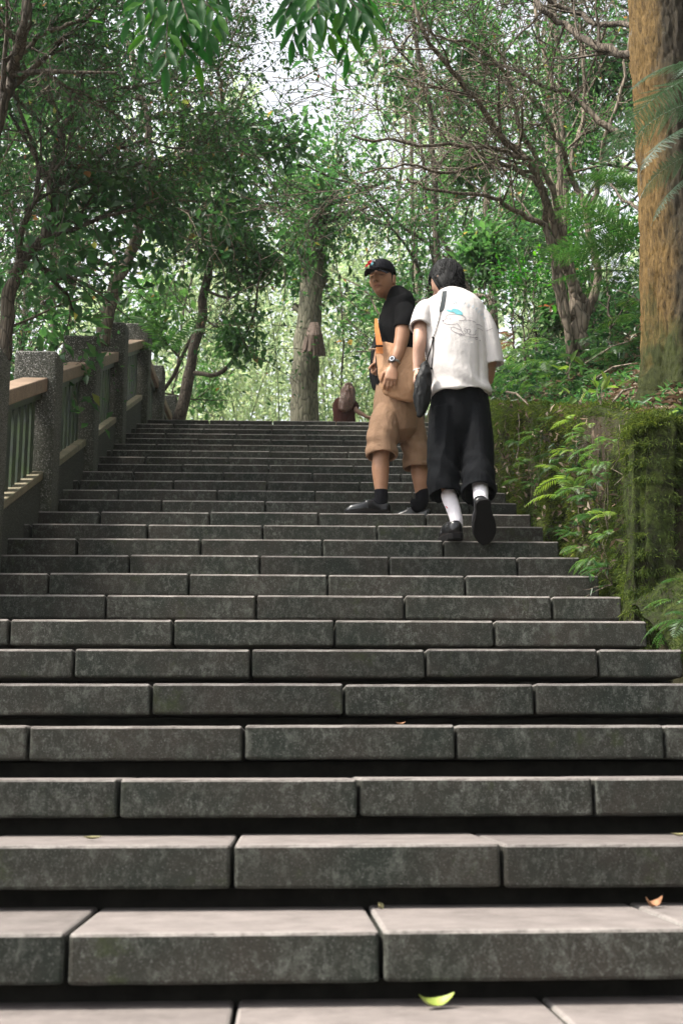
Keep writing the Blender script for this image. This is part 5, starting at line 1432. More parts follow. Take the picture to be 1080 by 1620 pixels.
# ------------------------------------------------------------------ the man in the black T-shirt
def man_black():
    org = P(632, 806, 8.38); org.z = 13 * RISE
    root = thing('person', 'man in black cap, black T-shirt and tan cropped trousers looking back over his shoulder', 'person', tuple(org))
    HX = (1, 0, 0)
    W = lambda px, py, dY=0.0: P(px, py, 8.38 + dY)
    # head: looks back over his left shoulder towards the lower left
    hc = W(604, 443, -.02); fwd = Vector((-.46, -.88, -.06)); hb = basis(fwd, (.04, 0, 1))
    HM = Matrix.Translation(hc) @ hb.to_4x4(); hs = 1.06
    mb = MB(); head_shape(mb, HM, hs)
    loft(mb, [(W(612, 455, .02), .062, .066), (W(622, 468, .02), .064, .070), (W(630, 484, .02), .08, .09)], HX, 20, 4)
    loft(mb, [(W(630, 478), .07, .12), (W(630, 500), .10, .155), (W(626, 550), .105, .15), (W(627, 600), .09, .125), (W(628, 640), .09, .125)], HX, 24, 4)
    # near arm: upper arm, elbow, forearm, loosely closed hand
    arm = [(W(639, 492, -.15), .045, .045), (W(638, 510, -.21), .052, .050), (W(635, 535, -.23), .049, .047), (W(631, 552, -.24), .044, .043), (W(628, 562, -.25), .041, .040), (W(624, 574, -.26), .031, .029), (W(622, 580, -.265), .028, .024)]
    loft(mb, arm, HX, 18, 4)
    hand_shape(mb, W(621.5, 580, -.265), W(617, 606, -.29) - W(622, 580, -.265), (.1, 1, 0), -1, (22, 48, 34), 1.12, 2, (70, 40))
    arm2 = [(W(622, 486, .16), .05, .05), (W(612, 520, .21), .045, .045), (W(603, 548, .19), .038, .038), (W(596, 575, .10), .030, .028)]
    loft(mb, arm2, HX, 14, 4); hand_shape(mb, W(596, 575, .10), (-.15, -.2, -1), (.4, -1, 0), 1, (50, 50, 30), 1.0)
    # legs
    loft(mb, [(W(616, 645, -.07), .07, .07), (W(606, 690, -.11), .062, .062), (W(603, 712, -.13), .058, .058), (W(602, 726, -.13), .056, .055), (W(601.5, 742, -.13), .058, .058), (W(602, 760, -.13), .050, .050), (W(602.5, 776, -.13), .042, .040), (W(602.5, 786, -.13), .038, .036)], HX, 20, 4)
    loft(mb, [(W(642, 645, .07), .07, .07), (W(653, 700, .07), .062, .062), (W(661, 728, .06), .056, .056), (W(663, 746, .06), .058, .058), (W(665, 765, .06), .050, .050), (W(666, 778, .06), .043, .040), (W(667, 786, .06), .038, .036)], HX, 20, 4)
    body = remeshed(mb, 'body', K['skin_m'], root, .0048, 2, None, org)
    paint_face(body, HM, hs, org, stubble=.12)
    # T-shirt
    mb = MB()
    open_loft(mb, [(W(622, 467.0, .02), .056, .068), (W(627, 472, .0), .074, .115), (W(633, 481), .096, .180), (W(630, 497), .118, .195), (W(627, 525), .126, .185), (W(625, 555), .130, .185), (W(625, 585), .128, .18), (W(627, 618), .128, .175)], HX, .06, .012, 32, 4)
    open_loft(mb, [(W(633, 483, -.07), .055, .045), (W(637, 486, -.13), .068, .055), (W(642, 506, -.205), .074, .066), (W(640, 521, -.225), .073, .065)], HX, .05, .012, 22, 4)
    open_loft(mb, [(W(624, 490, .10), .045, .04), (W(617, 500, .19), .066, .066), (W(612, 515, .21), .066, .066)], HX, .05, .012, 20, 4)
    def tee(co, nr):
        return folds(.005, 7, 7, 3.2, 3, .0015)(co, nr) + .004 * np.sin(co[:, 2] * 30 + co[:, 0] * 25) * (np.abs(nr[:, 2]) < .7)
    remeshed(mb, 't_shirt', K['black_tee'], root, .0055, 5, tee, org)
    # cropped trousers
    mb = MB()
    loft(mb, [(W(626, 612), .13, .155), (W(625, 632), .142, .175), (W(626, 655), .150, .18), (W(630, 676), .13, .16)], HX, 30, 4)
    open_loft(mb, [(W(618, 640, -.04), .075, .09), (W(611, 662, -.07), .100, .115), (W(605, 690, -.11), .103, .118), (W(603.5, 706, -.12), .100, .116), (W(603.5, 722, -.13), .103, .118)], (1, 0, -.02), .09, .011, 28, 4)
    open_loft(mb, [(W(638, 640, .05), .075, .09), (W(648, 668, .07), .096, .112), (W(654, 700, .07), .092, .112), (W(657, 720, .06), .089, .11), (W(658.5, 740, .06), .094, .114)], (1, 0, .12), .09, .011, 28, 4)
    def sh(co, nr):
        zz = (co[:, 2] - org.z)
        k = np.exp(-((zz - .50) / .12) ** 2)
        return folds(.0055, 10, 10, 3.0, 13, .002)(co, nr) + .005 * k * np.sin(co[:, 2] * 55 + co[:, 0] * 40 + 3 * vnoise(co * 9, 5))
    o = remeshed(mb, 'cropped_trousers', K['shorts'], root, .0052, 2, sh, org)
    # socks and shoes
    for (px, dY, ln, tx, L) in ((602.5, -.13, 0, -1, .305), (667, .06, 0, -1, .285)):
        mb = MB(); loft(mb, [(W(px, 776.5, dY), .0450, .0425), (W(px, 782, dY), .045, .042), (W(px, 791, dY), .046, .040), (W(px - 3, 797, dY), .050, .036), (W(px - 12, 801, dY), .050, .030)], HX, 18, 4)
        remeshed(mb, 'sock', K['sock_b'], root, .004, 2, None, org)
        hp = W(px, 808, dY); hp.z = org.z + .003; hp.x += .062
        f_ = Vector((-1, -.10 if dY < 0 else .30, 0.0))
        shoe_parts(hp, f_, (0, 0, 1), L, root, org, K['leather'], K['rubber'], 1.12, .014, True, 1.05)
    # hair, cap, emblem
    mb = MB(); T = lambda x, y, z: HM @ (Vector((x, y, z)) * hs)
    V = []; Fc = []; nu, nv = 48, 14
    for j in range(nv + 1):
        for i in range(nu):
            ph = 2 * PI * i / nu; th = (j / nv) * 1.78
            x, y, z = .081 * math.sin(th) * math.cos(ph), .102 * math.sin(th) * math.sin(ph), .122 * math.cos(th)
            if y > .02: z = max(z, .03 + .0)
            if z < 0: x *= .97
            V.append(T(x, y, z))
    for j in range(nv):
        for i in range(nu): Fc.append((j * nu + i, (j + 1) * nu + i, (j + 1) * nu + (i + 1) % nu, j * nu + (i + 1) % nu))
    mb.add(V, Fc); o = mb.build('hair', K['hair'], root, True); o.location = -org
    cap = MB(); V = []; Fc = []; nu, nv = 60, 20
    for j in range(nv + 1):
        for i in range(nu):
            ph = 2 * PI * i / nu; th = (j / nv) * 1.42
            sx = math.sin(th) ** .85
            bulge = 1 + .06 * math.sin(PI * j / nv)
            x, y, z = .090 * sx * math.cos(ph), .112 * sx * math.sin(ph), .020 + .112 * math.cos(th) ** .8 * bulge
            x *= 1 - .012 * abs(math.sin(3 * ph)) * (1 - j / nv * .6); y *= 1 - .012 * abs(math.sin(3 * ph)) * (1 - j / nv * .6)
            V.append(T(x, y - .002, z + y * .04))
    for j in range(nv):
        for i in range(nu): Fc.append((j * nu + i, (j + 1) * nu + i, (j + 1) * nu + (i + 1) % nu, j * nu + (i + 1) % nu))
    rim = [V[nv * nu + i] for i in range(nu)]
    V += [HM @ (HM.inverted() @ p * .955) for p in rim]; b0 = (nv + 1) * nu
    for i in range(nu): Fc.append((nv * nu + i, b0 + i, b0 + (i + 1) % nu, nv * nu + (i + 1) % nu))
    cap.add(V, Fc)
    cp = mk('cap', [Vector(v) - org for v in cap.v], cap.f, K['cap'], root, True)
    V = []; Fc = []; a_n, r_n = 18, 6
    for lay in (0, 1):
        for j in range(r_n + 1):
            r_ = j / r_n
            for i in range(a_n + 1):
                a = R(33) + R(114) * i / a_n
                ext = .092 * math.sin(PI * (.12 + .76 * i / a_n)) ** .6
                x = .088 * math.cos(a) * (1 + .04 * r_); y = .108 * math.sin(a) + ext * r_
                z = .036 - .014 * r_ - .15 * x * x / .088 * (1 + r_ * .7) - (.004 if lay else 0)
                V.append(T(x, y, z) - org)
    q = (r_n + 1) * (a_n + 1)
    for lay in (0, 1):
        for j in range(r_n):
            for i in range(a_n):
                f = (lay * q + j * (a_n + 1) + i, lay * q + j * (a_n + 1) + i + 1, lay * q + (j + 1) * (a_n + 1) + i + 1, lay * q + (j + 1) * (a_n + 1) + i)
                Fc.append(f if lay else f[::-1])
    for i in range(a_n): k = r_n * (a_n + 1) + i; Fc.append((k, k + 1, q + k + 1, q + k))
    br = mk('brim', V, Fc, K['cap'], cp, True)
    bv = BVHTree.FromPolygons([tuple(v + org) for v in [x.co for x in cp.data.vertices]], [tuple(p.vertices) for p in cp.data.polygons])
    def decal(pts, mat, nm, lift=.0025):
        """flat shape stitched on the cap: points given as photograph pixels, laid on the cloth"""
        vv = []
        for px, py in pts:
            d = (P(px, py, 9) - Vector((0, 0, .523))).normalized(); h = bv.ray_cast(Vector((0, 0, .523)), d)
            vv.append((h[0] + h[1] * (lift if h[1].dot(d) < 0 else -lift) if h[0] else P(px, py, 8.25)) - org)
        c_ = sum(vv, Vector()) / len(vv)
        mk(nm, vv + [c_], [(i, (i + 1) % len(vv), len(vv)) for i in range(len(vv))], mat, cp)
    z = lambda l: [(560 + a / 7.714, 395 + b / 7.714) for a, b in l]
    decal(z([(185, 125), (215, 125), (212, 150), (200, 165), (210, 190), (180, 185), (160, 205), (130, 215), (140, 185), (165, 160), (150, 140), (172, 142)]), K['red'], 'emblem')
    decal(z([(212, 120), (262, 122), (255, 145), (230, 155), (214, 150)]), K['white'], 'emblem')
    decal(z([(215, 158), (235, 155), (240, 175), (215, 195), (175, 200), (195, 190), (206, 175)]), K['teal'], 'emblem')
    # wrist watch
    wc = W(623, 572.5, -.262); ax = (W(622, 580, -.265) - W(625, 566, -.255)).normalized(); u = ax.cross(Vector((0, 1, 0))).normalized(); v_ = ax.cross(u)
    mb = MB(); n = 22
    mb.tube([wc + u * .036 * math.cos(2 * PI * i / n) + v_ * .034 * math.sin(2 * PI * i / n) - org for i in range(n + 1)], [.0075] * (n + 1), 8, False)
    wt = mb.build('watch', K['metal'], root, True)
    fdir = Vector((-.45, -1, .05)).normalized(); fdir = (fdir - ax * fdir.dot(ax)).normalized(); c0 = wc + fdir * .036 - org
    for nm, r_, h, m_ in (('bezel', .0235, .010, K['dial']), ('dial', .017, .0115, K['metal']), ('dial_face', .0135, .0125, K['dial'])):
        mb = MB(); mb.tube([c0 - fdir * .004, c0 + fdir * h], [r_, r_ * .94], 20); mb.build(nm, m_, wt)
    # tote bag at his side
    bo = W(628, 585, -.15); bag = thing('tote_bag', 'tan canvas tote bag with an orange strap hanging against the man in black', 'bag', tuple(bo))
    rows = [(P(634, 548, 8.19), .168, .030), (P(633, 556, 8.19), .166, .045), (P(634, 580, 8.18), .158, .060), (P(636, 603, 8.17), .148, .062), (P(634, 618, 8.17), .135, .055), (P(632, 627, 8.17), .110, .03)]
    mb = MB(); loft(mb, rows, (1, 0, 0), 30, 5, False, True)
    def bgf(co, nr): return folds(.007, 9, 9, 5, 23, .002, 24)(co, nr)
    remeshed(mb, 'pouch', K['tote'], bag, .006, 2, bgf, bo)
    mb = MB()
    A = [P(595, 517, 8.22), P(597, 530, 8.17), P(599.5, 545, 8.14), P(600, 560, 8.13)]
    A = [P(594.5, 505, 8.30)] + A
    V = []
    for i, p in enumerate(A):
        wd = .010 + .0035 * i; V += [p + Vector((-wd, -.012, 0)) - bo, p + Vector((wd, -.014, 0)) - bo, p + Vector((wd, -.009, 0)) - bo, p + Vector((-wd, -.007, 0)) - bo]
    Fc = [(4 * i + k, 4 * i + (k + 1) % 4, 4 * i + 4 + (k + 1) % 4, 4 * i + 4 + k) for i in range(len(A) - 1) for k in range(4)]
    st = mk('strap', V, Fc, K['tote_strap'], bag)
    mb = MB(); p = P(599.5, 547.5, 8.115) - bo; mb.box((p.x - .024, p.y - .008, p.z - .005), (p.x + .024, p.y + .004, p.z + .005)); mb.build('buckle', K['rubber'], st)
    mb = MB(); mb.tube([P(584, 553, 8.25) - bo, P(590, 552, 8.2) - bo, P(600, 552.5, 8.14) - bo], [.007, .006, .005], 8); mb.build('drawstring', K['rail'] if 'rail' in K else M['rail'], bag)
    # dark slim umbrella bag beyond him
    uo = P(592, 580, 8.60); ub = thing('sling_bag', 'narrow black bag showing behind the left edge of the tan tote', 'bag', tuple(uo))
    mb = MB(); loft(mb, [(P(596, 535, 8.56), .02, .02), (P(593, 560, 8.58), .032, .03), (P(593, 590, 8.6), .04, .035), (P(596, 612, 8.6), .035, .03)], (1, 0, 0), 16, 4)
    remeshed(mb, 'pouch', K['pouch'], ub, .005, 2, folds(.004, 12, 12, 6, 3), uo)
man_black()

# ------------------------------------------------------------------ the man in the white T-shirt
def man_white():
    Yc = 7.50; W = lambda px, py, dY=0.0: P(px, py, Yc + dY)
    org = P(716, 852, 7.40); org.z = 11 * RISE
    root = thing('person', 'man in white printed T-shirt, wide black trousers and white socks, seen from behind', 'person', tuple(org))
    HX = (1, 0, 0)
    hc = W(705, 443, .18); fwd = Vector((-.55, .72, -.42)); hb = basis(fwd, (-.10, .35, 1)); HM = Matrix.Translation(hc) @ hb.to_4x4(); hs = 1.09
    mb = MB(); head_shape(mb, HM, hs)
    loft(mb, [(W(706, 452, .16), .054, .056), (W(709, 466, .12), .054, .054), (W(714, 484, .07), .07, .06)], HX, 20, 4)
    loft(mb, [(W(715, 480, .06), .09, .06), (W(716, 500, .05), .145, .10), (W(720, 540, .0), .15, .105), (W(724, 590, 0), .145, .10), (W(726, 640, 0), .13, .09)], HX, 24, 4)
    loft(mb, [(W(672, 486, .04), .050, .050), (W(667, 508, .0), .046, .046), (W(664, 530, -.04), .043, .042), (W(663, 545, -.06), .040, .038), (W(661.5, 562, -.05), .037, .035), (W(660.5, 577, -.05), .029, .026), (W(660, 587, -.05), .026, .021)], HX, 18, 4)
    hand_shape(mb, W(660, 586, -.05), W(655, 612, -.06) - W(660, 586, -.05), (1, -.25, -.1), 1, (30, 34, 22), .98, 3, (15, 25))
    loft(mb, [(W(755, 505, .04), .040, .040), (W(768, 532, .03), .042, .042), (W(775, 566, .05), .040, .040), (W(775, 585, .16), .034, .034), (W(773, 603, .28), .027, .025)], HX, 16, 4)
    hand_shape(mb, W(773, 603, .28), (-.2, .9, -.6), (-1, 0, -.2), 1, (40, 45, 30), .98)
    loft(mb, [(W(712, 650, 0), .07, .07), (W(703, 700, .02), .065, .07), (W(708, 755, -.03), .05, .052), (W(710, 778, -.06), .043, .045), (W(717, 804, -.10), .030, .031), (W(721, 822, -.11), .028, .028)], HX, 18, 4)
    loft(mb, [(W(744, 650, 0), .07, .07), (W(752, 700, .02), .065, .07), (W(757, 745, -.08), .05, .052), (W(759, 768, -.19), .040, .040), (W(761, 790, -.26), .028, .028)], HX, 18, 4)
    remeshed(mb, 'body', K['skin_w'], root, .0048, 2, None, org)
    b = root.children[0]
    paint_face(b, HM, hs, org)
    # T-shirt
    mb = MB()
    open_loft(mb, [(W(707, 468, .12), .066, .050), (W(710, 470.5, .10), .100, .075), (W(712, 474, .09), .140, .092), (W(714, 481, .075), .180, .112), (W(716, 494, .05), .204, .135), (W(719, 520, .02), .200, .150), (W(721, 550, .0), .190, .155), (W(723.5, 580, -.005), .183, .155), (W(726, 604, -.01), .179, .155), (W(727, 624, -.01), .185, .160)], HX, .07, .011, 40, 4)
    open_loft(mb, [(W(684, 489, .06), .05, .06), (W(674, 492, .03), .068, .072), (W(668, 503, .0), .066, .076), (W(664.5, 519, -.03), .066, .080)], (1, 0, .30), .06, .010, 26, 4)
    open_loft(mb, [(W(740, 492, .06), .05, .06), (W(753, 503, .04), .080, .080), (W(767, 525, .02), .073, .084), (W(775, 552, .01), .066, .086), (W(779, 578, .01), .066, .088)], HX, .07, .011, 26, 4)
    def tee(co, nr):
        z = co[:, 2] - org.z; x = co[:, 0] - org.x
        low = np.exp(-((z - .92) / .13) ** 2)
        f = .010 * low * np.sin(z * 42 + x * 16 + 2.2 * vnoise(co * 5, 3)) + .006 * (1 - np.clip((z - .9) / .4, 0, 1)) * np.sin(x * 34 + z * 6)
        dia = .010 * np.exp(-((x - .02 + (z - 1.0) * .45) / .05) ** 2) * np.exp(-((z - 1.05) / .15) ** 2)
        arm = .007 * np.exp(-((x + .15) / .035) ** 2) * np.exp(-((z - 1.25) / .14) ** 2) - .009 * np.exp(-((x - .185) / .018) ** 2) * np.exp(-((z - 1.15) / .2) ** 2) - .008 * np.exp(-((x + .165) / .014) ** 2) * np.exp(-((z - 1.2) / .16) ** 2)
        return f + dia + arm + folds(.0035, 6, 6, 3.0, 33, .001)(co, nr)
    ts = remeshed(mb, 't_shirt', K['white_tee'], root, .0048, 3, tee, org)
    bv = BVHTree.FromPolygons([tuple(v.co + org) for v in ts.data.vertices], [tuple(p.vertices) for p in ts.data.polygons])
    eye = Vector((0, 0, .523))
    def hit(zx, zy, lift=.0018):
        d = (P(680 + zx / 9, 440 + zy / 9, 8) - eye).normalized(); h = bv.ray_cast(eye, d)
        return (h[0] + h[1] * lift * (1 if h[1].dot(d) < 0 else -1), h[1]) if h[0] else (None, None)
    def ribbon(mbs, pts, wd):
        dense = spline([(a, b_) for a, b_ in pts], 4) if len(pts) > 2 else [np.array(pts[0]) * (1 - k / 3) + np.array(pts[1]) * k / 3 for k in range(4)]
        q = [hit(a, b_) for a, b_ in dense]; q = [x for x in q if x[0] is not None]
        if len(q) < 2: return
        V = []
        for i, (p, n_) in enumerate(q):
            t = (q[min(i + 1, len(q) - 1)][0] - q[max(i - 1, 0)][0]).normalized(); sd = t.cross(n_).normalized() * wd
            V += [p + sd - org, p - sd - org]
        mbs.add(V, [(2 * i, 2 * i + 1, 2 * i + 3, 2 * i + 2) for i in range(len(q) - 1)])
    def circ(x, y, r_, n=14): return [(x + r_ * math.cos(2 * PI * i / n), y + r_ * math.sin(2 * PI * i / n)) for i in range(n + 1)]
    def filled(mbs, pts):
        q = [hit(a, b_, .0022)[0] for a, b_ in pts]; cx = sum(p[0] for p in pts) / len(pts); cy = sum(p[1] for p in pts) / len(pts)
        c_ = hit(cx, cy, .0024)[0]
        if c_ is None or any(x is None for x in q): return
        mbs.add([x - org for x in q] + [c_ - org], [(i, (i + 1) % len(q), len(q)) for i in range(len(q))])
    dr = MB()
    for s_ in ([(185, 605), (205, 595), (220, 585), (222, 558), (242, 530), (275, 518), (330, 513), (400, 518), (450, 530), (485, 550), (500, 575), (488, 598), (450, 605), (405, 598)],
               [(185, 612), (196, 638), (240, 655), (300, 661), (350, 655), (380, 643)], [(380, 643), (400, 668), (425, 700), (440, 738), (455, 772), (480, 796), (505, 790), (500, 765), (480, 738)],
               [(495, 599), (560, 604), (620, 618), (650, 640)], [(650, 660), (700, 668), (738, 694)], [(668, 712), (710, 726), (745, 750)],
               [(482, 720), (520, 735), (525, 775), (545, 795)], [(512, 730), (560, 732), (572, 750), (552, 790), (572, 808), (630, 808), (646, 788), (642, 762), (656, 745)],
               [(440, 740), (405, 728), (350, 704), (312, 700), (296, 716), (312, 748), (370, 780), (430, 798), (500, 822), (570, 838), (640, 850), (676, 848)],
               circ(430, 808, 17), circ(655, 859, 17), circ(705, 888, 5), [(795, 755), (840, 738), (885, 716)]):
        ribbon(dr, s_, .0013)
    for c_ in ((182, 606, 12), (243, 580, 6), (285, 580, 6)): filled(dr, circ(*c_)[:-1])
    pr = dr.build('printed_dog_drawing', K['ink'], ts)
    tl = MB()
    for poly in ([(218, 452), (255, 447), (300, 462), (330, 492), (270, 482)], [(300, 462), (318, 438), (350, 435), (400, 450), (400, 520), (370, 520), (345, 495), (318, 480)], [(400, 450), (440, 475), (460, 500), (455, 528), (400, 520)]): filled(tl, poly)
    tl.build('printed_cap', K['ink_teal'], ts)
    glyph = {'N': [[(0, 1), (0, 0), (.7, 1), (.7, 0)]], 'E': [[(.6, 0), (0, 0), (0, 1), (.6, 1)], [(0, .5), (.5, .5)]], 'W': [[(0, 0), (.2, 1), (.45, .2), (.7, 1), (.9, 0)]],
             'Y': [[(0, 0), (.35, .5), (.7, 0)], [(.35, .5), (.35, 1)]], 'O': [[(.35, 0), (.05, .25), (.05, .75), (.35, 1), (.65, .75), (.65, .25), (.35, 0)]],
             'R': [[(0, 1), (0, 0), (.5, .05), (.55, .35), (0, .5)], [(.2, .5), (.6, 1)]], 'K': [[(0, 0), (0, 1)], [(.6, 0), (0, .55)], [(.15, .45), (.6, 1)]], 'S': [[(.55, .1), (.1, .1), (.1, .45), (.55, .55), (.5, .95), (0, .9)]]}
    tx = MB()
    for ch, cx, cy, an, h in (('N', 105, 345, -4, 74), ('E', 258, 325, 6, 72), ('W', 345, 332, 10, 70), ('Y', 482, 362, 22, 52), ('O', 545, 385, 27, 46), ('R', 612, 408, 33, 46), ('K', 662, 442, 40, 46), ('E', 702, 482, 46, 44), ('R', 738, 525, 53, 44), ('S', 768, 570, 60, 42)):
        for st in glyph[ch]:
            pts = []
            for gx, gy in st:
                x, y = (gx - .35) * h * .8, (gy - .5) * h; a = R(an)
                pts.append((cx + x * math.cos(a) - y * math.sin(a), cy + x * math.sin(a) + y * math.cos(a)))
            for i in range(len(pts) - 1): ribbon(tx, [pts[i], pts[i + 1]], .0016)
    tx.build('printed_lettering', K['ink_pale'], ts)
    # trousers
    mb = MB()
    loft(mb, [(W(727, 605, 0), .155, .12), (W(727, 625, 0), .168, .135), (W(727, 650, 0), .182, .145), (W(727, 680, 0), .182, .14), (W(727, 700, 0), .16, .11)], HX, 32, 4)
    open_loft(mb, [(W(706, 650, .0), .098, .14), (W(702, 690, .0), .098, .14), (W(701, 725, -.02), .096, .135), (W(702, 755, -.05), .091, .125), (W(703.5, 784, -.07), .093, .122)], HX, .10, .011, 28, 4)
    open_loft(mb, [(W(748, 650, .0), .098, .14), (W(752, 690, -.02), .100, .14), (W(754, 725, -.06), .099, .135), (W(756, 755, -.13), .097, .125), (W(757, 782, -.19), .102, .122)], HX, .10, .011, 28, 4)
    def tr(co, nr):
        z = co[:, 2] - org.z
        return folds(.008, 9, 9, 1.6, 43, .002)(co, nr) + .007 * np.exp(-((z - .40) / .12) ** 2) * np.sin(z * 50 + co[:, 0] * 30 + 3 * vnoise(co * 7, 2))
    remeshed(mb, 'trousers', K['trousers'], root, .0055, 2, tr, org)
    # socks
    mb = MB(); loft(mb, [(W(709.5, 783, -.07), .047, .049), (W(713, 795, -.085), .045, .046), (W(717.5, 808, -.10), .040, .041), (W(721, 820, -.11), .037, .040), (W(723, 832, -.11), .035, .042)], HX, 20, 4)
    sk = remeshed(mb, 'sock', K['sock_w'], root, .0045, 1, folds(.0018, 14, 14, 26, 5), org)
    mb = MB(); c0 = W(706.5, 803, -.14)
    q = [hit_ for hit_ in ()]
    mb.tube([c0 + Vector((-.006, -.004, .006)) - org, c0 + Vector((.004, -.006, -.006)) - org], [.003, .002], 5); mb.build('sock_motif', K['red'], sk)
    mb = MB(); loft(mb, [(W(758.5, 764, -.17), .046, .048), (W(759.5, 778, -.22), .044, .046), (W(760.5, 790, -.26), .040, .044), (W(761, 800, -.27), .038, .044)], HX, 20, 4)
    remeshed(mb, 'sock', K['sock_w'], root, .0045, 1, folds(.0018, 14, 14, 26, 6), org)
    # shoes
    hp = W(716, 852, -.10); hp = Vector((hp.x, 7.235, org.z + .003))
    shoe_parts(hp, (-.10, 1, 0), (0, 0, 1), .285, root, org, K['leather'], K['rubber'], 1.15, .032, True, 1.22)
    hp = P(764, 791, 7.09)
    tip = P(768, 862, 7.24)
    dn = (tip - hp).normalized()
    shoe_parts(hp, dn, Vector((-.10, 1, .15)), (tip - hp).length, root, org, K['leather'], K['rubber'], 1.0, .028, True, 1.25)
    # hair: a cap of short locks
    def hair_pts():
        g = np.random.default_rng(4); mb = MB(); T = lambda v: HM @ (Vector(v) * hs)
        V = []; Fc = []; nu, nv = 60, 26
        for j in range(nv + 1):
            for i in range(nu):
                ph = 2 * PI * i / nu; th = (j / nv) * 2.5; x, y, z = math.sin(th) * math.cos(ph), math.sin(th) * math.sin(ph), math.cos(th)
                lim = 1.25 if y > .2 else (1.62 if abs(x) > .80 else 2.42)
                if th > lim: th = lim; x, y, z = math.sin(th) * math.cos(ph), math.sin(th) * math.sin(ph), math.cos(th)
                r_ = 1.12 + .05 * math.sin(5 * ph + 3 * th) * .5 + .03 * math.sin(11 * ph + 9 * th)
                V.append(T((.082 * x * r_, .104 * y * r_, .124 * z * r_ * (1 if z > 0 else (.86 if y > 0 else 1.12)))))
        for j in range(nv):
            for i in range(nu): Fc.append((j * nu + i, (j + 1) * nu + i, (j + 1) * nu + (i + 1) % nu, j * nu + (i + 1) % nu))
        mb.add(V, Fc)
        for k in range(2600):
            th = math.acos(1 - g.random() * 1.75); ph = g.random() * 2 * PI
            x, y, z = math.sin(th) * math.cos(ph), math.sin(th) * math.sin(ph), math.cos(th)
            if (y > .2 and th > 1.2) or (abs(x) > .75 and th > 1.6) or th > 2.4: continue
            p = Vector((.086 * x, .110 * y, .130 * z * (1 if z > 0 else (.86 if y > 0 else 1.12)))) * 1.04
            nrm = Vector((x, y, z)); d = Vector((g.normal(0, .25), -.45 + g.normal(0, .25), -.75)) ; d = (d - nrm * d.dot(nrm) * .75).normalized(); d = (d + nrm * .015).normalized()
            L = g.uniform(.025, .05); q1 = p + d * L * .5; q2 = p + (d + Vector((0, 0, -.25))).normalized() * L
            mb.tube([T(p), T(q1), T(q2)], [.0034, .0026, .0008], 3, False)
        return mb
    mb = hair_pts(); o = mb.build('hair', K['hair'], root, True); o.location = -org
    # thin bracelet
    wc = W(660.3, 585, -.05); mb = MB(); mb.tube([wc + Vector((.028 * math.cos(a), .024 * math.sin(a), .006 * math.cos(a))) - org for a in np.linspace(0, 2 * PI, 20)], [.0022] * 20, 6, False); mb.build('bracelet', K['white'], root, True)
    # crossbody bag
    bo = P(668, 615, 7.36); bag = thing('crossbody_bag', 'small crumpled black pouch on a long strap across the white T-shirt', 'bag', tuple(bo))
    mb = MB()
    loft(mb, [(P(672, 577, 7.38), .018, .022), (P(671, 590, 7.37), .040, .035), (P(668.5, 610, 7.36), .050, .038), (P(667.5, 632, 7.36), .050, .036), (P(666, 646, 7.36), .034, .03), (P(663, 657, 7.36), .012, .015)], (1, .2, .1), 22, 5)
    def pf(co, nr): return folds(.006, 20, 20, 7, 53, .004, 40)(co, nr)
    pz = remeshed(mb, 'pouch', K['pouch'], bag, .0048, 1, pf, bo)
    def onshirt(px, py, lift):
        q = hit((px - 680) * 9, (py - 440) * 9, lift)
        return q
    V = []; pts = [(703, 461.5), (702.3, 468), (701.5, 476), (700, 484), (698.5, 491), (697, 494)]
    wd = [.014, .014, .0145, .015, .0145, .006]
    prev = None
    for (px, py), h in zip(pts, wd):
        p, n_ = onshirt(px, py, .005)
        if p is None: p, n_ = P(px, py, 7.5), Vector((0, -1, 0))
        V += [p + Vector((-h, 0, -.001)) - bo, p + Vector((h, 0, .001)) - bo, p + Vector((h, .006, .001)) - bo, p + Vector((-h, .006, -.001)) - bo]
    Fc = [(4 * i + k, 4 * i + (k + 1) % 4, 4 * i + 4 + (k + 1) % 4, 4 * i + 4 + k) for i in range(len(pts) - 1) for k in range(4)] + [(0, 1, 2, 3), (20, 23, 22, 21)]
    mk('strap', V, Fc, plain('grey_black_webbing', (.035, .042, .045), .6, .4), bag)
    def cord(l, r_):
        q = []
        for px, py in l:
            p, n_ = onshirt(px, py, .005); q.append(p if p is not None else P(px, py, 7.32))
        q = [x - bo for x in q]; mb = MB(); mb.tube(q, [r_] * len(q), 6, False); mb.build('cord', K['rubber'], bag, True)
    cord([(697, 493), (694.5, 505), (691.5, 517), (688, 528), (685.5, 534)], .0022)
    cord([(685.5, 535), (682.5, 548), (679, 560), (675, 572), (674, 578)], .0030)
    cord([(686, 536), (685.5, 550), (684.5, 565), (683, 582)], .0026)
    for px, py in ((685.5, 535), (683, 583)):
        p, n_ = onshirt(px, py, .006); p = p if p is not None else P(px, py, 7.32)
        mb = MB(); mb.tube([p + Vector((-.006, 0, .004)) - bo, p + Vector((.0, -.003, 0)) - bo, p + Vector((.006, 0, -.004)) - bo], [.004, .007, .004], 8); mb.build('cord_lock', K['rubber'], bag, True)
man_white()

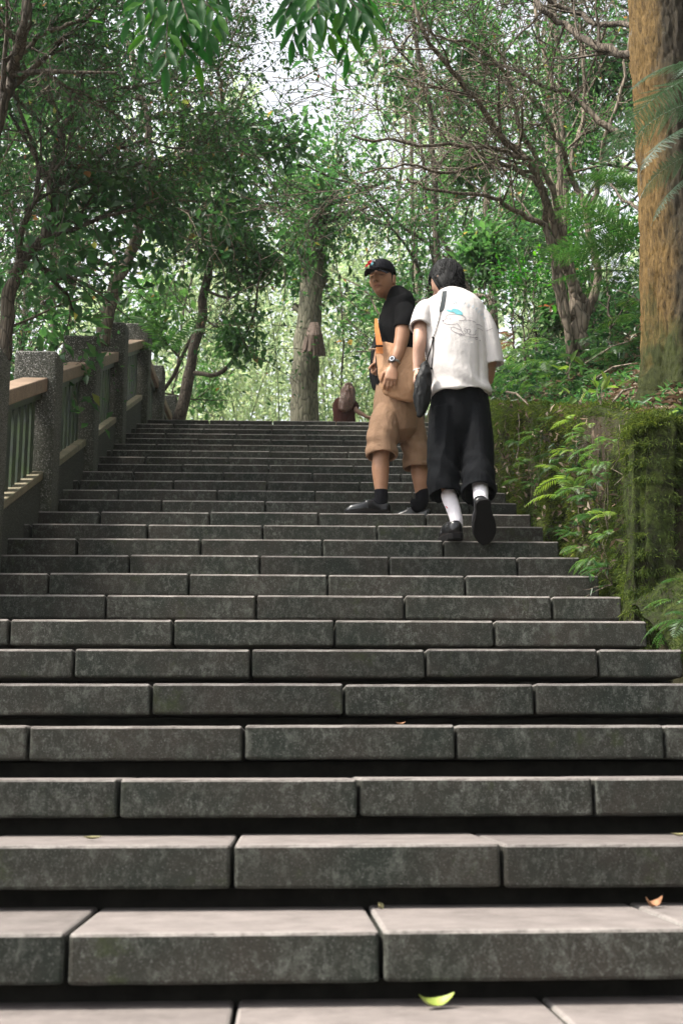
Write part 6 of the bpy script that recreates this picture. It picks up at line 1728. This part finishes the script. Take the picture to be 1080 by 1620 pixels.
# ------------------------------------------------------------------ the woman sitting above the landing
def woman():
    Yc = 17.0; W = lambda px, py, dY=0.0: P(px, py, Yc + dY)
    org = Vector((W(548, 640).x, Yc, TOPZ)); HX = (1, 0, 0)
    root = thing('person', 'long-haired woman in dark brown T-shirt sitting at the top of the steps', 'person', tuple(org))
    hc = W(551, 624, .0); hb = basis((.25, .95, -.15), (0, 0, 1)); HM = Matrix.Translation(hc) @ hb.to_4x4()
    mb = MB(); head_shape(mb, HM, .98)
    seat = org.z + .45; tx = W(546, 655).x
    loft(mb, [(hc - Vector((0, 0, .06)), .05, .05), (W(548, 634), .055, .055)], HX, 14, 3)
    loft(mb, [(W(547, 635), .12, .08), (W(545, 642), .15, .10), (W(544, 656), .135, .10), (Vector((tx, Yc, seat + .28)), .14, .11), (Vector((tx, Yc, seat + .08)), .17, .13)], HX, 20, 4)
    loft(mb, [(W(558, 638, 0), .045, .045), (W(561, 645, -.03), .038, .038), (W(564, 650, -.06), .034, .034), (W(572, 655, -.06), .030, .030), (W(580, 659.5, -.06), .024, .022)], (0, 1, 0), 14, 4)
    hand_shape(mb, W(580, 659.5, -.06), (1, 0, -.1), (0, 0, -1), 1, (10, 15, 10), .95)
    loft(mb, [(W(535, 638, 0), .045, .045), (W(532, 652, .05), .038, .038), (Vector((tx - .12, Yc + .2, seat + .22)), .03, .03)], HX, 14, 4)
    hand_shape(mb, (tx - .12, Yc + .2, seat + .22), (.2, 1, -.3), (0, 0, -1), 1, (20, 20, 20), .95)
    for sg in (-1, 1):
        k = Vector((tx + sg * .10, Yc + .45, seat + .06))
        loft(mb, [(Vector((tx + sg * .09, Yc, seat + .08)), .085, .085), (Vector((tx + sg * .10, Yc + .25, seat + .08)), .075, .075), (k, .056, .056), (k + Vector((0, .05, -.22)), .05, .05), (k + Vector((0, .04, -.44)), .035, .035), (k + Vector((0, .16, -.48)), .035, .025)], HX, 14, 4)
    remeshed(mb, 'body', K['skin_w'], root, .007, 2, None, org)
    mb = MB()
    open_loft(mb, [(W(548, 632.5), .06, .06), (W(547, 635), .13, .09), (W(545.5, 641), .165, .115), (W(544, 656), .150, .115), (Vector((tx, Yc, seat + .28)), .150, .12), (Vector((tx, Yc, seat + .06)), .18, .14)], HX, .05, .012, 26, 4)
    open_loft(mb, [(W(556, 636, 0), .06, .06), (W(560.5, 642.5, -.01), .060, .058), (W(561.5, 646, -.02), .056, .056)], HX, .03, .012, 18, 4)
    open_loft(mb, [(W(538, 636, 0), .06, .06), (W(533.5, 645, .02), .058, .058)], HX, .03, .012, 18, 4)
    remeshed(mb, 't_shirt', K['brown_tee'], root, .007, 2, folds(.006, 9, 9, 4, 63), org)
    mb = MB(); T = lambda x, y, z: HM @ Vector((x, y, z)); hr = MB()
    loft(hr, [(T(0, -.03, .115), .055, .06), (T(0, -.02, .06), .088, .098), (T(0, -.03, -.02), .092, .095), (T(0, -.055, -.10), .098, .07), (T(-.02, -.08, -.19), .10, .05), (T(-.03, -.10, -.28), .07, .03)], HX, 24, 5)
    remeshed(hr, 'hair', K['hair_b'], root, .006, 1, folds(.012, 22, 22, 3, 73), org)
    mb = MB()
    for k in range(2): open_loft(mb, [(Vector((tx + (-1, 1)[k] * .085, Yc, seat + .08)), .10, .10), (Vector((tx + (-1, 1)[k] * .10, Yc + .25, seat + .08)), .09, .09), (Vector((tx + (-1, 1)[k] * .10, Yc + .40, seat + .07)), .085, .085)], HX, .05, .012, 18, 3)
    remeshed(mb, 'shorts', K['black_tee'], root, .007, 2, None, org)
    # bench under her
    bx = org.x + .15; b0 = Vector((bx, Yc, TOPZ)); bench = thing('park_bench', 'low timber bench under the seated woman, just hidden by the top step', 'bench', tuple(b0))
    for k in range(4):
        mb = MB(); mb.box((-.8, -.12 + k * .105, .40), (.8, -.03 + k * .105, .44)); mb.build('seat_plank', M['rail'], bench)
    for k in range(2):
        mb = MB(); mb.box((-.8, -.20, .60 + k * .14), (.8, -.16, .70 + k * .14)); mb.build('back_plank', M['rail'], bench)
    for x in (-.7, .7):
        mb = MB(); mb.box((x - .04, -.16, 0), (x + .04, -.125, .84)); mb.box((x - .04, .22, 0), (x + .04, .28, .398)); mb.box((x - .04, -.124, .34), (x + .04, .22, .398)); mb.build('leg', M['core'], bench)
woman()
def haze():
    hb = MB(); hb.box((-402, -402, -2.5), (402, 402, 24.0))
    s_ = NT('haze_air'); 
    v = s_.n('ShaderNodeVolumePrincipled'); v.inputs['Density'].default_value = 0.0006; v.inputs['Color'].default_value = (.93, .96, .95, 1); v.inputs['Anisotropy'].default_value = .3
    s_.l(v.outputs[0], s_.out.inputs['Volume'])
    o = hb.build('haze', s_.m); tag(o, 'thin pale haze in the air between the trees', 'haze', kind='stuff')
haze()
print('OBJECTS', len(bpy.data.objects), 'TRIS', sum(len(m.loops) - 2 * len(m.polygons) for m in bpy.data.meshes))
